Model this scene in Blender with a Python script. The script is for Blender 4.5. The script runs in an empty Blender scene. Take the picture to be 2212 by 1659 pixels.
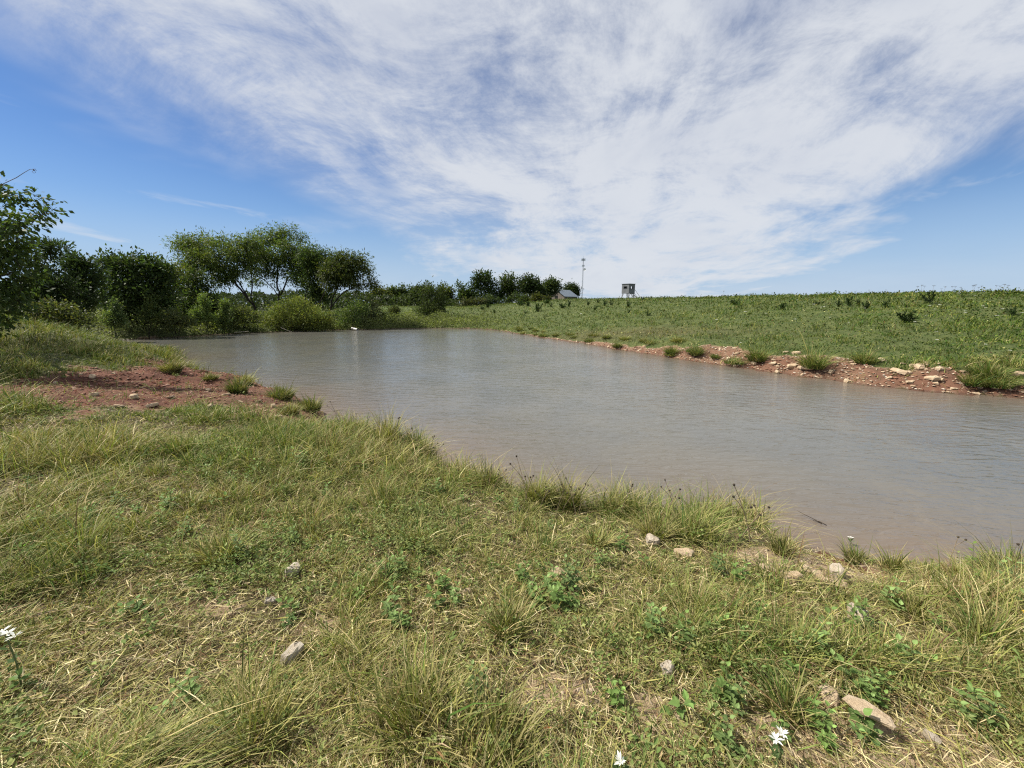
import bpy, math, random
import numpy as np
from mathutils import Vector, kdtree
rng = np.random.default_rng(7)
random.seed(7)
sc = bpy.context.scene
COL = sc.collection

# ------------------------------------------------------------------ camera
CAM_H, FPX, HORIZ = 2.6, 860.0, 655.0
PITCH = math.atan((829.5 - HORIZ) / FPX)
cd = bpy.data.cameras.new('camera')
cam = bpy.data.objects.new('camera', cd)
COL.objects.link(cam)
cam.location = (0, 0, CAM_H)
cam.rotation_euler = (math.pi / 2 - PITCH, 0, 0)
cd.sensor_fit = 'HORIZONTAL'
cd.sensor_width = 36
cd.lens = 36 * FPX / 2212
cd.clip_start = 0.05
cd.clip_end = 6000
sc.camera = cam

# ------------------------------------------------------------------ sky
SUN_AZ, SUN_EL = math.radians(-82), math.radians(50)     # az from +Y, clockwise
w = bpy.data.worlds.new('World')
sc.world = w
w.use_nodes = True
nt = w.node_tree
nt.nodes.clear()


class NT:
    """tiny node-graph helper"""
    def __init__(s, tree): s.t = tree
    def n(s, typ, **kw):
        nd = s.t.nodes.new(typ)
        for k, v in kw.items():
            setattr(nd, k, v)
        return nd
    def put(s, sock, v):
        if isinstance(v, bpy.types.NodeSocket): s.t.links.new(v, sock)
        elif v is not None: sock.default_value = v
    def m(s, op, a, b=None, c=None, clamp=False):
        nd = s.n('ShaderNodeMath', operation=op, use_clamp=clamp)
        s.put(nd.inputs[0], a)
        if b is not None: s.put(nd.inputs[1], b)
        if c is not None: s.put(nd.inputs[2], c)
        return nd.outputs[0]
    def noise(s, vec, scale, detail=4, rough=.5, dist=0., w=None):
        nd = s.n('ShaderNodeTexNoise')
        if w is not None:
            nd.noise_dimensions = '4D'
            nd.inputs['W'].default_value = w
        if vec is not None: s.put(nd.inputs['Vector'], vec)
        nd.inputs['Scale'].default_value = scale
        nd.inputs['Detail'].default_value = detail
        nd.inputs['Roughness'].default_value = rough
        nd.inputs['Distortion'].default_value = dist
        return nd.outputs['Fac']
    def mr(s, v, a, b, c=0., d=1., smooth=True):
        nd = s.n('ShaderNodeMapRange')
        nd.interpolation_type = 'SMOOTHSTEP' if smooth else 'LINEAR'
        s.put(nd.inputs[0], v)
        for i, q in zip((1, 2, 3, 4), (a, b, c, d)): s.put(nd.inputs[i], q)
        return nd.outputs[0]
    def mix(s, f, a, b, blend='MIX'):
        nd = s.n('ShaderNodeMix', data_type='RGBA', blend_type=blend)
        s.put(nd.inputs[0], f)
        s.put(nd.inputs[6], a if not isinstance(a, tuple) else (*a, 1) if len(a) == 3 else a)
        s.put(nd.inputs[7], b if not isinstance(b, tuple) else (*b, 1) if len(b) == 3 else b)
        return nd.outputs[2]
    def xyz(s, x, y, z=0.):
        nd = s.n('ShaderNodeCombineXYZ')
        for i, q in enumerate((x, y, z)): s.put(nd.inputs[i], q)
        return nd.outputs[0]


g = NT(nt)
sky = g.n('ShaderNodeTexSky', sky_type='NISHITA')
sky.sun_disc = False
sky.sun_elevation = SUN_EL
sky.sun_rotation = SUN_AZ % (2 * math.pi)
sky.altitude = 300
sky.air_density = 1.0
sky.dust_density = 0.0
sky.ozone_density = 4.0
tc = g.n('ShaderNodeTexCoord')
sp = g.n('ShaderNodeSeparateXYZ')
nt.links.new(tc.outputs['Generated'], sp.inputs[0])
X, Y, Z = sp.outputs
zz = g.m('ADD', g.m('MAXIMUM', Z, 0.0), 0.2)
px_, py_ = g.m('DIVIDE', X, zz), g.m('DIVIDE', Y, zz)
BA = math.radians(14)            # the cirrus band runs away to 14 deg right of the view
ca, sa = math.cos(BA), math.sin(BA)
along = g.m('ADD', g.m('MULTIPLY', px_, sa), g.m('MULTIPLY', py_, ca))
acr = g.m('SUBTRACT', g.m('MULTIPLY', px_, ca), g.m('MULTIPLY', py_, sa))
P = g.xyz(acr, along, 0.)
# slow warp so that streaks curl
wv = g.noise(P, .55, 2, .5, 0., 3.1)
wu = g.noise(P, .5, 2, .5, 0., 8.7)
ac2 = g.m('ADD', acr, g.m('MULTIPLY', g.m('SUBTRACT', wv, .5), 1.1))
al2 = g.m('ADD', along, g.m('MULTIPLY', g.m('SUBTRACT', wu, .5), 1.1))
# the band widens with distance; edges are ragged
ragL = g.noise(g.xyz(g.m('MULTIPLY', ac2, .9), g.m('MULTIPLY', al2, .5)), 1.2, 4, .6, .3, 1.3)
edgeL = g.m('ADD', acr, g.m('MULTIPLY', g.m('SUBTRACT', ragL, .5), 2.2))
mL = g.mr(edgeL, -1.72, -1.02)
ragR = g.noise(g.xyz(g.m('MULTIPLY', ac2, 1.6), g.m('MULTIPLY', al2, .9)), .9, 5, .62, .5, 5.9)
edgeR = g.m('ADD', acr, g.m('MULTIPLY', g.m('SUBTRACT', ragR, .5), 3.0))
mR = g.mr(edgeR, 1.62, .88)
band = g.m('MULTIPLY', mL, mR)
# streaks inside: long fibres fanning from the vanishing point, and cross ripples
fib = g.noise(g.xyz(g.m('MULTIPLY', ac2, 2.0), g.m('MULTIPLY', al2, .85)), 1.7, 9, .70, .25, 2.2)
cross = g.noise(g.xyz(g.m('ADD', g.m('MULTIPLY', ac2, 1.6), al2), g.m('SUBTRACT', g.m('MULTIPLY', al2, 2.2), g.m('MULTIPLY', ac2, 1.0))), 1.6, 8, .70, .35, 6.4)
soft = g.noise(P, .9, 4, .58, .4, 4.4)
tex = g.m('ADD', g.m('MULTIPLY', fib, .30), g.m('ADD', g.m('MULTIPLY', cross, .42), g.m('MULTIPLY', soft, .38)))
tex = g.m('SUBTRACT', tex, g.mr(acr, -.1, -1.3, 0., .055))
dens_in = g.mr(tex, .39, .59, .22, 1.0)
dens = g.m('MULTIPLY', band, dens_in)
# faint separate wisps in the blue
wisp = g.mr(g.noise(g.xyz(g.m('MULTIPLY', ac2, 1.5), g.m('MULTIPLY', al2, .8)), 1.7, 5, .6, .5, 11.3), .57, .74, 0., .6)
dens = g.m('MAXIMUM', dens, wisp)
# low thin veil near the horizon
veil = g.mr(Z, .20, .0, 0., .5)
veil = g.m('MULTIPLY', veil, g.mr(g.noise(g.xyz(px_, g.m('MULTIPLY', py_, 1.)), .35, 3, .6, .2, 9.1), .3, .7, .5, 1.))
dens = g.m('MAXIMUM', dens, veil)
shade = g.mr(g.noise(g.xyz(g.m('MULTIPLY', ac2, 1.2), al2), 1.35, 5, .6, .5, 14.2), .43, .74)
thick = g.m('MULTIPLY', shade, g.mr(Z, .15, .7, .25, 1.))
ccol = g.mix(thick, (7.3, 7.6, 8.1), (4.9, 5.4, 6.6))
blue = g.mix(1.0, sky.outputs[0], (.70, .85, 1.05), 'MULTIPLY')
lowair = g.mr(Z, .30, .0, 0., .85)
blue = g.mix(lowair, blue, (3.3, 5.2, 7.6))
skyc = g.mix(g.m('MULTIPLY', dens, .93), blue, ccol)
bg = g.n('ShaderNodeBackground')
nt.links.new(skyc, bg.inputs[0])
bg.inputs[1].default_value = 0.070
wo = g.n('ShaderNodeOutputWorld')
nt.links.new(bg.outputs[0], wo.inputs[0])

# ------------------------------------------------------------------ sun
sd_ = bpy.data.lights.new('sun', 'SUN')
sd_.energy = 5.0
sd_.angle = math.radians(.6)
sd_.color = (1, .95, .87)
sun = bpy.data.objects.new('sun', sd_)
COL.objects.link(sun)
to_sun = Vector((math.sin(SUN_AZ) * math.cos(SUN_EL), math.cos(SUN_AZ) * math.cos(SUN_EL), math.sin(SUN_EL)))
sun.rotation_euler = to_sun.to_track_quat('Z', 'Y').to_euler()
sun.location = to_sun * 50
sc.view_settings.view_transform = 'Standard'
sc.view_settings.look = 'None'
sc.view_settings.exposure = 0.52
sc.cycles.use_denoising = False
sc.cycles.filter_width = 1.2
sc.view_settings.gamma = 1
w.cycles.sampling_method = 'MANUAL'
w.cycles.sample_map_resolution = 256
QUAL = 1.0
sc.cycles.max_bounces = 5
sc.cycles.transparent_max_bounces = 4
sc.cycles.diffuse_bounces = 2
#BODY
# ------------------------------------------------------------------ helpers
def ray(u, v):
    """direction seen at a place of the 2212 x 1659 picture"""
    x, y = (u - 1106) / FPX, -(v - 829.5) / FPX
    return np.array([x, math.cos(PITCH) + y * math.sin(PITCH), -math.sin(PITCH) + y * math.cos(PITCH)])
def at(u, v, dist_y):
    d = ray(u, v)
    return d * (dist_y / d[1]) + np.array([0, 0, CAM_H])
def on_plane(u, v, z=0.):
    d = ray(u, v)
    return d * ((z - CAM_H) / d[2]) + np.array([0, 0, CAM_H])
def hash2(ix, iy, seed):
    h = (ix.astype(np.int64) * 374761393 + iy.astype(np.int64) * 668265263 + seed * 1442695041) & 0xffffffff
    h = ((h ^ (h >> 13)) * 1274126177) & 0xffffffff
    return ((h ^ (h >> 16)) & 0xffffff) / float(0xffffff)
def vnoise(x, y, seed=0):
    x0, y0 = np.floor(x), np.floor(y)
    fx, fy = x - x0, y - y0
    fx, fy = fx * fx * (3 - 2 * fx), fy * fy * (3 - 2 * fy)
    a, b = hash2(x0, y0, seed), hash2(x0 + 1, y0, seed)
    c, d = hash2(x0, y0 + 1, seed), hash2(x0 + 1, y0 + 1, seed)
    return (a + (b - a) * fx) * (1 - fy) + (c + (d - c) * fx) * fy
def fbm(x, y, scale, octs=4, seed=0, gain=.5):
    t, amp, n = 0., 1., 0.
    for i in range(octs):
        t = t + amp * vnoise(x / scale * 2 ** i + 13.7 * i, y / scale * 2 ** i - 7.1 * i, seed + i)
        n += amp; amp *= gain
    return t / n
def sst(x, a, b):
    t = np.clip((x - a) / (b - a), 0, 1)
    return t * t * (3 - 2 * t)

def make_mesh(name, verts, faces, mats, smooth=False, col=None, mat_idx=None):
    """faces: list of (n,k) index arrays; mat_idx: list of ints or arrays matching faces"""
    me = bpy.data.meshes.new(name)
    verts = np.ascontiguousarray(verts, dtype=np.float32)
    me.vertices.add(len(verts))
    me.vertices.foreach_set('co', verts.ravel())
    faces = [np.asarray(f, dtype=np.int32) for f in faces if len(f)]
    loops = np.concatenate([f.ravel() for f in faces])
    tot = np.concatenate([np.full(len(f), f.shape[1], dtype=np.int32) for f in faces])
    start = np.concatenate([[0], np.cumsum(tot)[:-1]]).astype(np.int32)
    me.loops.add(len(loops))
    me.loops.foreach_set('vertex_index', loops)
    me.polygons.add(len(tot))
    me.polygons.foreach_set('loop_start', start)
    me.polygons.foreach_set('loop_total', tot)
    if mat_idx is not None:
        me.polygons.foreach_set('material_index', np.concatenate([np.full(len(f), m, dtype=np.int32) for f, m in zip(faces, mat_idx)]))
    me.polygons.foreach_set('use_smooth', np.full(len(tot), bool(smooth)))
    for m in (mats if isinstance(mats, (list, tuple)) else [mats]):
        me.materials.append(m)
    if col is not None:
        ca_ = me.color_attributes.new('Col', 'FLOAT_COLOR', 'POINT')
        c4 = np.ones((len(verts), 4), dtype=np.float32)
        c4[:, :3] = col
        ca_.data.foreach_set('color', c4.ravel())
    me.update(calc_edges=True)
    return me

def tag(o, label=None, cat=None, group=None, kind=None):
    if label: o['label'] = label
    if cat: o['category'] = cat
    if group: o['group'] = group
    if kind: o['kind'] = kind
    return o
def link(name, me, parent=None, loc=None):
    o = bpy.data.objects.new(name, me)
    COL.objects.link(o)
    if parent is not None: o.parent = parent
    if loc is not None: o.location = loc
    return o
def empty(name, loc, label, cat, group=None):
    o = bpy.data.objects.new(name, None)
    COL.objects.link(o)
    o.empty_display_size = .1
    o.location = loc
    return tag(o, label, cat, group)
def copy_thing(root, loc, rz=None, scale=None, label=None):
    r = root.copy(); COL.objects.link(r); r.location = loc
    if rz is not None: r.rotation_euler = (0, 0, rz)
    if scale is not None: r.scale = (scale,) * 3 if not hasattr(scale, '__len__') else scale
    if label: r['label'] = label
    for ch in list(root.children):
        c = ch.copy(); COL.objects.link(c); c.parent = r
        for g_ in ch.children:
            d = g_.copy(); COL.objects.link(d); d.parent = c
    return r

class MB:
    """collects boxes / tubes / free polygons into one mesh"""
    def __init__(s): s.v, s.f, s.mi, s.n = [], [], [], 0
    def add(s, v, faces, mi=0):
        v = np.asarray(v, dtype=float)
        for f in faces:
            s.f.append(np.array([f]) + s.n); s.mi.append(mi)
        s.v.append(v); s.n += len(v)
    def box(s, c, size, rz=0., mi=0, rx=0.):
        h = np.array(size) / 2
        v = np.array([[x, y, z] for x in (-1, 1) for y in (-1, 1) for z in (-1, 1)]) * h
        if rx: v = v @ np.array([[1, 0, 0], [0, math.cos(rx), math.sin(rx)], [0, -math.sin(rx), math.cos(rx)]])
        if rz: v = v @ np.array([[math.cos(rz), math.sin(rz), 0], [-math.sin(rz), math.cos(rz), 0], [0, 0, 1]])
        s.add(v + np.array(c), [(0, 1, 3, 2), (4, 6, 7, 5), (0, 4, 5, 1), (2, 3, 7, 6), (0, 2, 6, 4), (1, 5, 7, 3)], mi)
    def tube(s, pts, radii, k=8, mi=0, caps=True):
        pts = np.asarray(pts, dtype=float)
        radii = np.broadcast_to(radii, (len(pts),))
        rings = []
        for i, p in enumerate(pts):
            t = pts[min(i + 1, len(pts) - 1)] - pts[max(i - 1, 0)]
            t /= np.linalg.norm(t) + 1e-9
            a = np.cross(t, [0, 0, 1.] if abs(t[2]) < .9 else [1., 0, 0]); a /= np.linalg.norm(a)
            b = np.cross(t, a)
            th = np.arange(k) * 2 * math.pi / k
            rings.append(p + radii[i] * (np.cos(th)[:, None] * a + np.sin(th)[:, None] * b))
        v = np.concatenate(rings)
        fs = [(i * k + j, i * k + (j + 1) % k, (i + 1) * k + (j + 1) % k, (i + 1) * k + j) for i in range(len(pts) - 1) for j in range(k)]
        if caps: fs += [tuple(range(k))[::-1], tuple((len(pts) - 1) * k + j for j in range(k))]
        s.add(v, fs, mi)
    def mesh(s, name, mats, smooth=False, col=None):
        byk = {}
        for f, m in zip(s.f, s.mi): byk.setdefault((f.shape[1], m), []).append(f)
        return make_mesh(name, np.concatenate(s.v), [np.concatenate(x) for x in byk.values()], mats, smooth, col, [k[1] for k in byk])
    def build(s, name, mats, parent=None, loc=None, smooth=False):
        return link(name, s.mesh(name, mats, smooth), parent, loc)

def new_mat(name):
    m = bpy.data.materials.new(name)
    m.use_nodes = True
    m.node_tree.nodes.clear()
    return m, NT(m.node_tree)
def finish(m, gg, bsdf, disp=None):
    o = gg.n('ShaderNodeOutputMaterial')
    m.node_tree.links.new(bsdf, o.inputs[0])
def pbsdf(gg, color, rough=.8, spec=.3, normal=None, metallic=0.):
    b = gg.n('ShaderNodeBsdfPrincipled')
    gg.put(b.inputs['Base Color'], (*color, 1) if isinstance(color, tuple) else color)
    gg.put(b.inputs['Roughness'], rough)
    b.inputs['Specular IOR Level'].default_value = spec
    gg.put(b.inputs['Metallic'], metallic)
    if normal is not None: gg.put(b.inputs['Normal'], normal)
    return b.outputs[0]
def objvec(gg):
    return gg.n('ShaderNodeTexCoord').outputs['Object']
def geovec(gg):
    return gg.n('ShaderNodeNewGeometry').outputs['Position']
def bump(gg, h, strength=.5, dist=.02, normal=None):
    b = gg.n('ShaderNodeBump')
    b.inputs['Strength'].default_value = strength
    b.inputs['Distance'].default_value = dist
    gg.put(b.inputs['Height'], h)
    if normal is not None: gg.put(b.inputs['Normal'], normal)
    return b.outputs[0]
def plain_mat(name, c1, c2=None, rough=.7, scale=6., spec=.3, bump_s=.2, bump_d=.01, metallic=0.):
    m, gg = new_mat(name)
    v = objvec(gg)
    f = gg.noise(v, scale, 6, .6)
    col = gg.mix(gg.mr(f, .35, .65), c1, c2 or tuple(x * .75 for x in c1))
    finish(m, gg, pbsdf(gg, col, rough, spec, bump(gg, gg.noise(v, scale * 4, 5, .6), bump_s, bump_d), metallic))
    return m
def leaf_mat(name, trans=.35, rough=.6, tint=(1, 1, 1), spec=.12):
    """blade / leaf material: own colour per leaf, light comes through"""
    m, gg = new_mat(name)
    at_ = gg.n('ShaderNodeAttribute', attribute_name='Col')
    oi = gg.n('ShaderNodeObjectInfo')
    c = gg.mix(1., at_.outputs['Color'], tint, 'MULTIPLY')
    hs = gg.n('ShaderNodeHueSaturation')
    gg.put(hs.inputs['Color'], c)
    gg.put(hs.inputs['Value'], gg.mr(oi.outputs['Random'], 0, 1, .80, 1.22, False))
    c = hs.outputs[0]
    p = pbsdf(gg, c, rough, spec)
    tr = gg.n('ShaderNodeBsdfTranslucent')
    c2 = gg.mix(1., c, (1.1, 1.25, .55), 'MULTIPLY')
    gg.put(tr.inputs[0], c2)
    mx = gg.n('ShaderNodeMixShader')
    mx.inputs[0].default_value = trans
    m.node_tree.links.new(p, mx.inputs[1]); m.node_tree.links.new(tr.outputs[0], mx.inputs[2])
    finish(m, gg, mx.outputs[0])
    return m

# ------------------------------------------------------------------ pond outline and land heights
ring = []
for u, v, z in [(2212, 1205, .3), (2000, 1190, .3), (1850, 1172, .25), (1770, 1170, .1), (1740, 1172, .1), (1600, 1115, .15), (1450, 1090, .3), (1290, 1085, .3),
                (1180, 1060, .3), (1050, 1040, .15), (960, 990, .2), (930, 950, .3), (860, 940, .3), (760, 920, .3), (700, 908, .12), (690, 885, .05),
                (620, 850, .08), (540, 825, .05), (470, 818, .05), (400, 803, .05), (345, 792, .1)]:
    ring.append(on_plane(u, v, z)[:2])
ring += [np.array(q, dtype=float) for q in [(-15.2, 18.5), (-20, 21.5), (-27, 23.5), (-33, 25.5), (-34.5, 28.5)]]
for u, v in [(250, 734), (400, 727), (480, 722), (560, 718), (650, 715), (740, 712), (820, 711), (900, 709), (980, 709), (1050, 712), (1100, 718), (1170, 729),
             (1250, 742), (1320, 754), (1400, 765), (1500, 781), (1600, 795), (1700, 811), (1800, 825), (1900, 837), (2000, 847), (2100, 856), (2212, 862)]:
    ring.append(on_plane(u, v)[:2])
ring += [np.array(q, dtype=float) for q in [(17.5, 9), (20, 5), (19, 0), (14, -2), (9.5, -.5), (7, 1.6)]]
ring = np.array(ring)
# smooth closed curve, then small irregularities
def catmull(P, k):
    n, out = len(P), []
    for i in range(n):
        p0, p1, p2, p3 = P[i - 1], P[i], P[(i + 1) % n], P[(i + 2) % n]
        for j in range(k):
            t = j / k
            out.append(.5 * (2 * p1 + (p2 - p0) * t + (2 * p0 - 5 * p1 + 4 * p2 - p3) * t * t + (3 * p1 - p0 - 3 * p2 + p3) * t ** 3))
    return np.array(out)
POND = catmull(ring, 5)
dcam = np.hypot(POND[:, 0], POND[:, 1])
nx_ = (fbm(POND[:, 0], POND[:, 1], .9, 3, 5) - .5)
ny_ = (fbm(POND[:, 0], POND[:, 1], .9, 3, 9) - .5)
POND = POND + np.stack([nx_, ny_], 1) * np.clip(dcam * .06, .25, 1.1)[:, None]

def signed_dist(x, y, P=POND):
    x, y = np.asarray(x, dtype=np.float32).ravel(), np.asarray(y, dtype=np.float32).ravel()
    best = np.full(len(x), 1e9, dtype=np.float32)
    inside = np.zeros(len(x), dtype=bool)
    n = len(P)
    for i in range(n):
        ax, ay = P[i]; bx, by = P[(i + 1) % n]
        dx, dy = bx - ax, by - ay
        t = np.clip(((x - ax) * dx + (y - ay) * dy) / (dx * dx + dy * dy + 1e-12), 0, 1)
        d = (x - ax - t * dx) ** 2 + (y - ay - t * dy) ** 2
        np.minimum(best, d, out=best)
        if ay != by:
            c = (ay > y) != (by > y)
            inside ^= c & (x < (bx - ax) * (y - ay) / (by - ay) + ax)
    r = np.sqrt(best)
    return np.where(inside, -r, r)

def blob(x, y, cx, cy, rx, ry, ang=0.):
    c, s = math.cos(ang), math.sin(ang)
    dx, dy = x - cx, y - cy
    return np.exp(-(((dx * c + dy * s) / rx) ** 2 + ((-dx * s + dy * c) / ry) ** 2))

# ridge of the grassy mound at the left, as a polyline of (x, y, height, width)
def ridge(x, y):
    pts = [(-11.2, 13.0, .45, 1.0), (-13.0, 13.6, .85, 1.7), (-16, 14.6, .95, 2.2), (-20, 16.0, 1.05, 2.8), (-28, 19., 1.35, 3.6), (-40, 23., 1.5, 5.)]
    out = np.zeros_like(x)
    for (ax, ay, ah, aw), (bx, by, bh, bw) in zip(pts[:-1], pts[1:]):
        dx, dy = bx - ax, by - ay
        t = np.clip(((x - ax) * dx + (y - ay) * dy) / (dx * dx + dy * dy), 0, 1)
        d = np.hypot(x - ax - t * dx, y - ay - t * dy)
        out = np.maximum(out, (ah + t * (bh - ah)) * np.exp(-(d / (aw + t * (bw - aw))) ** 2))
    return out

def side_weights(x, y):
    o = (x + .3) * .89 + (y - 36.4) * .456          # distance beyond the right bank
    right = sst(o, -3.5, 0.)
    far = sst(y + .25 * x, 20., 30.) * (1 - right)
    return o, right, far, (1 - right) * (1 - far)

def land(x, y, sd):
    """height of the ground for points outside the pond (sd > 0)"""
    o, right, far, near = side_weights(x, y)
    az = x / np.maximum(y, 1.)
    s = np.maximum(sd, 0)
    # right: eroded lip then a long even slope to a level crest
    lipw = .35 + .45 * fbm(x, y, 2.3, 3, 31)
    lip = (.30 + .34 * sst(x, 4, 10)) * (1 - np.exp(-(s / (lipw + .2)) ** 1.6))
    crest = 2.50 + .10 * sst(az, .05, .9) - 1.1 * sst(az, .12, -.18)
    hr = lip + crest * sst(s, -3, 25) - crest * sst(np.array([0.]), -3, 25)[0] * np.exp(-s / 6) + .012 * np.maximum(s - 24, 0) * np.exp(-s / 300) * .3
    # far: low wooded shore
    hf = .45 * (1 - np.exp(-s / .5)) + (.6 + .9 * sst(az, -.45, -.1)) * sst(s, 0, 26) - .5 * sst(az, -.15, -.5) * sst(s, 10, 60)
    # near: bank under the camera and the dirt hollow at the left
    hn = .30 * (1 - np.exp(-s / .22)) + .78 * (1 - np.exp(-s / 2.6))
    hollow = blob(x, y, -9.2, 10.0, 3.6, 2.0, .55)
    hn = hn * (1 - .52 * hollow)
    shoulder = sst(x, -7.0, -4.) + sst(x, -6.5, -12.) * 0
    hn = hn + .25 * sst(x, -5., -13.) * sst(s, .5, 4)
    hn = np.maximum(hn, hn * .6 + ridge(x, y) * (1 - np.exp(-s / .8)))
    c1 = on_plane(1765, 1200, .2)
    hn = hn * (1 - .80 * blob(x, y, c1[0], c1[1], .34, .55, .2))
    h = right * hr + far * hf + near * hn
    amp = np.clip(np.hypot(x, y) * .012, .03, .25) * (1 - np.exp(-s / .6))
    h = h + (fbm(x, y, 1.1, 4, 3) - .5) * amp * 1.5 + (fbm(x, y, 7., 3, 77) - .5) * (.3 - .22 * right) * (1 - np.exp(-s / 5)) * np.clip(np.hypot(x, y) / 40, .25, 1)
    return np.maximum(h, .012 + 0 * h)

def soil_masks(x, y, sd):
    """(bare, redness): bare 0 = covered by grass, 1 = naked soil"""
    o, right, far, near = side_weights(x, y)
    wob = fbm(x, y, .8, 4, 50)
    wob2 = fbm(x, y, 2.2, 4, 60)
    bare = np.zeros_like(x); red = np.zeros_like(x)
    def put(m, thr=.5, soft=.18, r=None):
        nonlocal bare, red
        k = sst(m + (wob - .5) * .9, thr - soft, thr + soft)
        bare = np.maximum(bare, k)
        if r is not None: red = np.maximum(red, k * r)
    # red dirt at the left and along the shore point
    put(blob(x, y, -8.8, 9.7, 4.2, 2.4, 2.0) * 1.38 * (near > .3), .5, .14, 1.)
    put(blob(x, y, -5.9, 8.8, 2.8, 1.2, .25 - .9) * 1.35, .5, .14, .9)
    
    put(blob(x, y, -4.45, 7.7, .55, .75, 0.) * 1.1, .5, .15, .9)
    # tan soil patches in the grass near the camera
    for u, v, rx, ry, k in PATCHES:
        c = on_plane(u, v, 1.0)
        put(blob(x, y, c[0], c[1], rx * 1.35, ry * 1.35) * k, .5, .2)
    # red notch and sandy ledge at the near shore on the right
    for u, v, z, rx, ry, r in [(1760, 1195, .25, .42, .5, 1.), (1690, 1228, .5, .5, .2, 0.), (1800, 1250, .5, .42, .2, .1), (1590, 1125, .15, .2, .12, .6), (2020, 1270, .5, .3, .1, .2), (2120, 1275, .5, .2, .1, .1)]:
        c = on_plane(u, v, z)
        put(blob(x, y, c[0], c[1], rx, ry) * (1.7 if r > .5 else 1.3), .5, .15, r)
    # eroded lip of the right bank
    along = sst(x, 1.5, 7.5)
    wdt = (.34 + 1.40 * sst(x, 4.5, 9.5) * sst(x, 16, 12.5)) * (.15 + 1.6 * wob2)
    lipm = right * sst(sd, wdt, wdt * .55) * (sd > 0)
    bare = np.maximum(bare, lipm); red = np.maximum(red, lipm * (1.0 - .35 * wob2))
    # dry strip up the slope near the far end of the bank
    dry = blob(x, y, 7.2, 26.0, 6.5, 2.0, -.75)
    # wet rim
    rim = sst(sd, .16, .04) * (sd > 0) * (1 - .7 * far)
    bare = np.maximum(bare, rim); red = np.maximum(red, rim * .7)
    return bare, red, dry
PATCHES = [(10, 1120, .16, .34, 1.0), (20, 1200, .3, .16, 1.0), (20, 1290, .2, .14, .8), (1800, 1530, .28, .13, 1.1), (1690, 1480, .2, .1, .9), (2040, 1560, .3, .12, 1.1),
           (2160, 1600, .14, .12, 1.), (1950, 1620, .25, .08, 1.), (1430, 1480, .13, .13, 1.), (1260, 1440, .16, .1, .8), (700, 1290, .18, .12, .7), (480, 1260, .25, .1, .8),
           (1850, 1640, .2, .06, .9), (1180, 1430, .2, .1, .7), (1000, 1290, .2, .1, .5), (1500, 1640, .2, .05, .7), (2110, 1410, .2, .1, .6)]

SPARSE = [(1700, 1200, .7, .5), (1840, 1215, .6, .45), (1780, 1560, .75, .42), (2060, 1590, .55, .35), (1440, 1470, .3, .22), (1190, 1430, .5, .22), (20, 1160, .4, .4), (1730, 1225, .75, .55), (1950, 1265, .7, .25), (500, 1290, .5, .25), (1950, 1480, .4, .2), (330, 1420, .5, .25), (1300, 1560, .5, .12)]
def sparse(x, y):
    s = np.zeros_like(x)
    for u, v, rx, ry in SPARSE:
        c = on_plane(u, v, .95 if v > 1260 else .5)
        s = np.maximum(s, blob(x, y, c[0], c[1], rx, ry))
    return np.clip(s * (.6 + 1.1 * fbm(x, y, .3, 3, 303)), 0, 1)

# ------------------------------------------------------------------ ground mesh
def graded(lo, hi, a, ds, c=0.):
    s0, s1 = math.asinh((lo - c) / a), math.asinh((hi - c) / a)
    n = int((s1 - s0) / ds) + 1
    return c + a * np.sinh(np.linspace(s0, s1, n))
gx = graded(-900, 900, 7., .0135)
gy = graded(-120, 1500, 7., .0135, 5.)
GX, GY = np.meshgrid(gx, gy)
shp = GX.shape
fx, fy = GX.ravel(), GY.ravel()
sdf = signed_dist(fx, fy)
hz = land(fx, fy, sdf)
bed = -.06 - .5 * (1 - np.exp(sdf / 1.6)) - .02
hz = np.where(sdf <= 0, np.maximum(sdf * .28, bed) - .0, hz * np.minimum(1, sdf / .10 + .08))
bare, red, dry = soil_masks(fx, fy, sdf)
# crumbly relief on naked soil
crumb = (fbm(fx, fy, .28, 4, 91, .6) - .5)
hz = hz + crumb * .10 * bare * (sdf > .02) * np.clip(np.hypot(fx, fy) / 8, .5, 2.2)
hz = np.where(sdf > .02, np.maximum(hz, .008), hz)
HZ = hz.reshape(shp)

def gidx(x, y):
    ix = np.clip(np.searchsorted(gx, x) - 1, 0, len(gx) - 2)
    iy = np.clip(np.searchsorted(gy, y) - 1, 0, len(gy) - 2)
    return ix, iy, np.clip((x - gx[ix]) / (gx[ix + 1] - gx[ix]), 0, 1), np.clip((y - gy[iy]) / (gy[iy + 1] - gy[iy]), 0, 1)
def sample(G, x, y):
    x, y = np.atleast_1d(np.asarray(x, float)), np.atleast_1d(np.asarray(y, float))
    ix, iy, tx, ty = gidx(x, y)
    return (G[iy, ix] * (1 - tx) + G[iy, ix + 1] * tx) * (1 - ty) + (G[iy + 1, ix] * (1 - tx) + G[iy + 1, ix + 1] * tx) * ty
def zat(x, y): return float(sample(HZ, x, y)[0])
SDG, BAREG, REDG, DRYG = sdf.reshape(shp), bare.reshape(shp), red.reshape(shp), dry.reshape(shp)
def drop(u, v, lo=.6, hi=400., tall=0.):
    """first point where the sight line of a picture place meets the ground"""
    d = ray(u, v)
    ts = np.geomspace(lo, hi, 900)
    pts = d[None] * ts[:, None] + np.array([0, 0, CAM_H])
    under = pts[:, 2] < sample(HZ, pts[:, 0], pts[:, 1]) + tall
    i = int(np.argmax(under)) if under.any() else len(ts) - 1
    x, y = pts[i, 0], pts[i, 1]
    return np.array([x, y, zat(x, y)])

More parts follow.
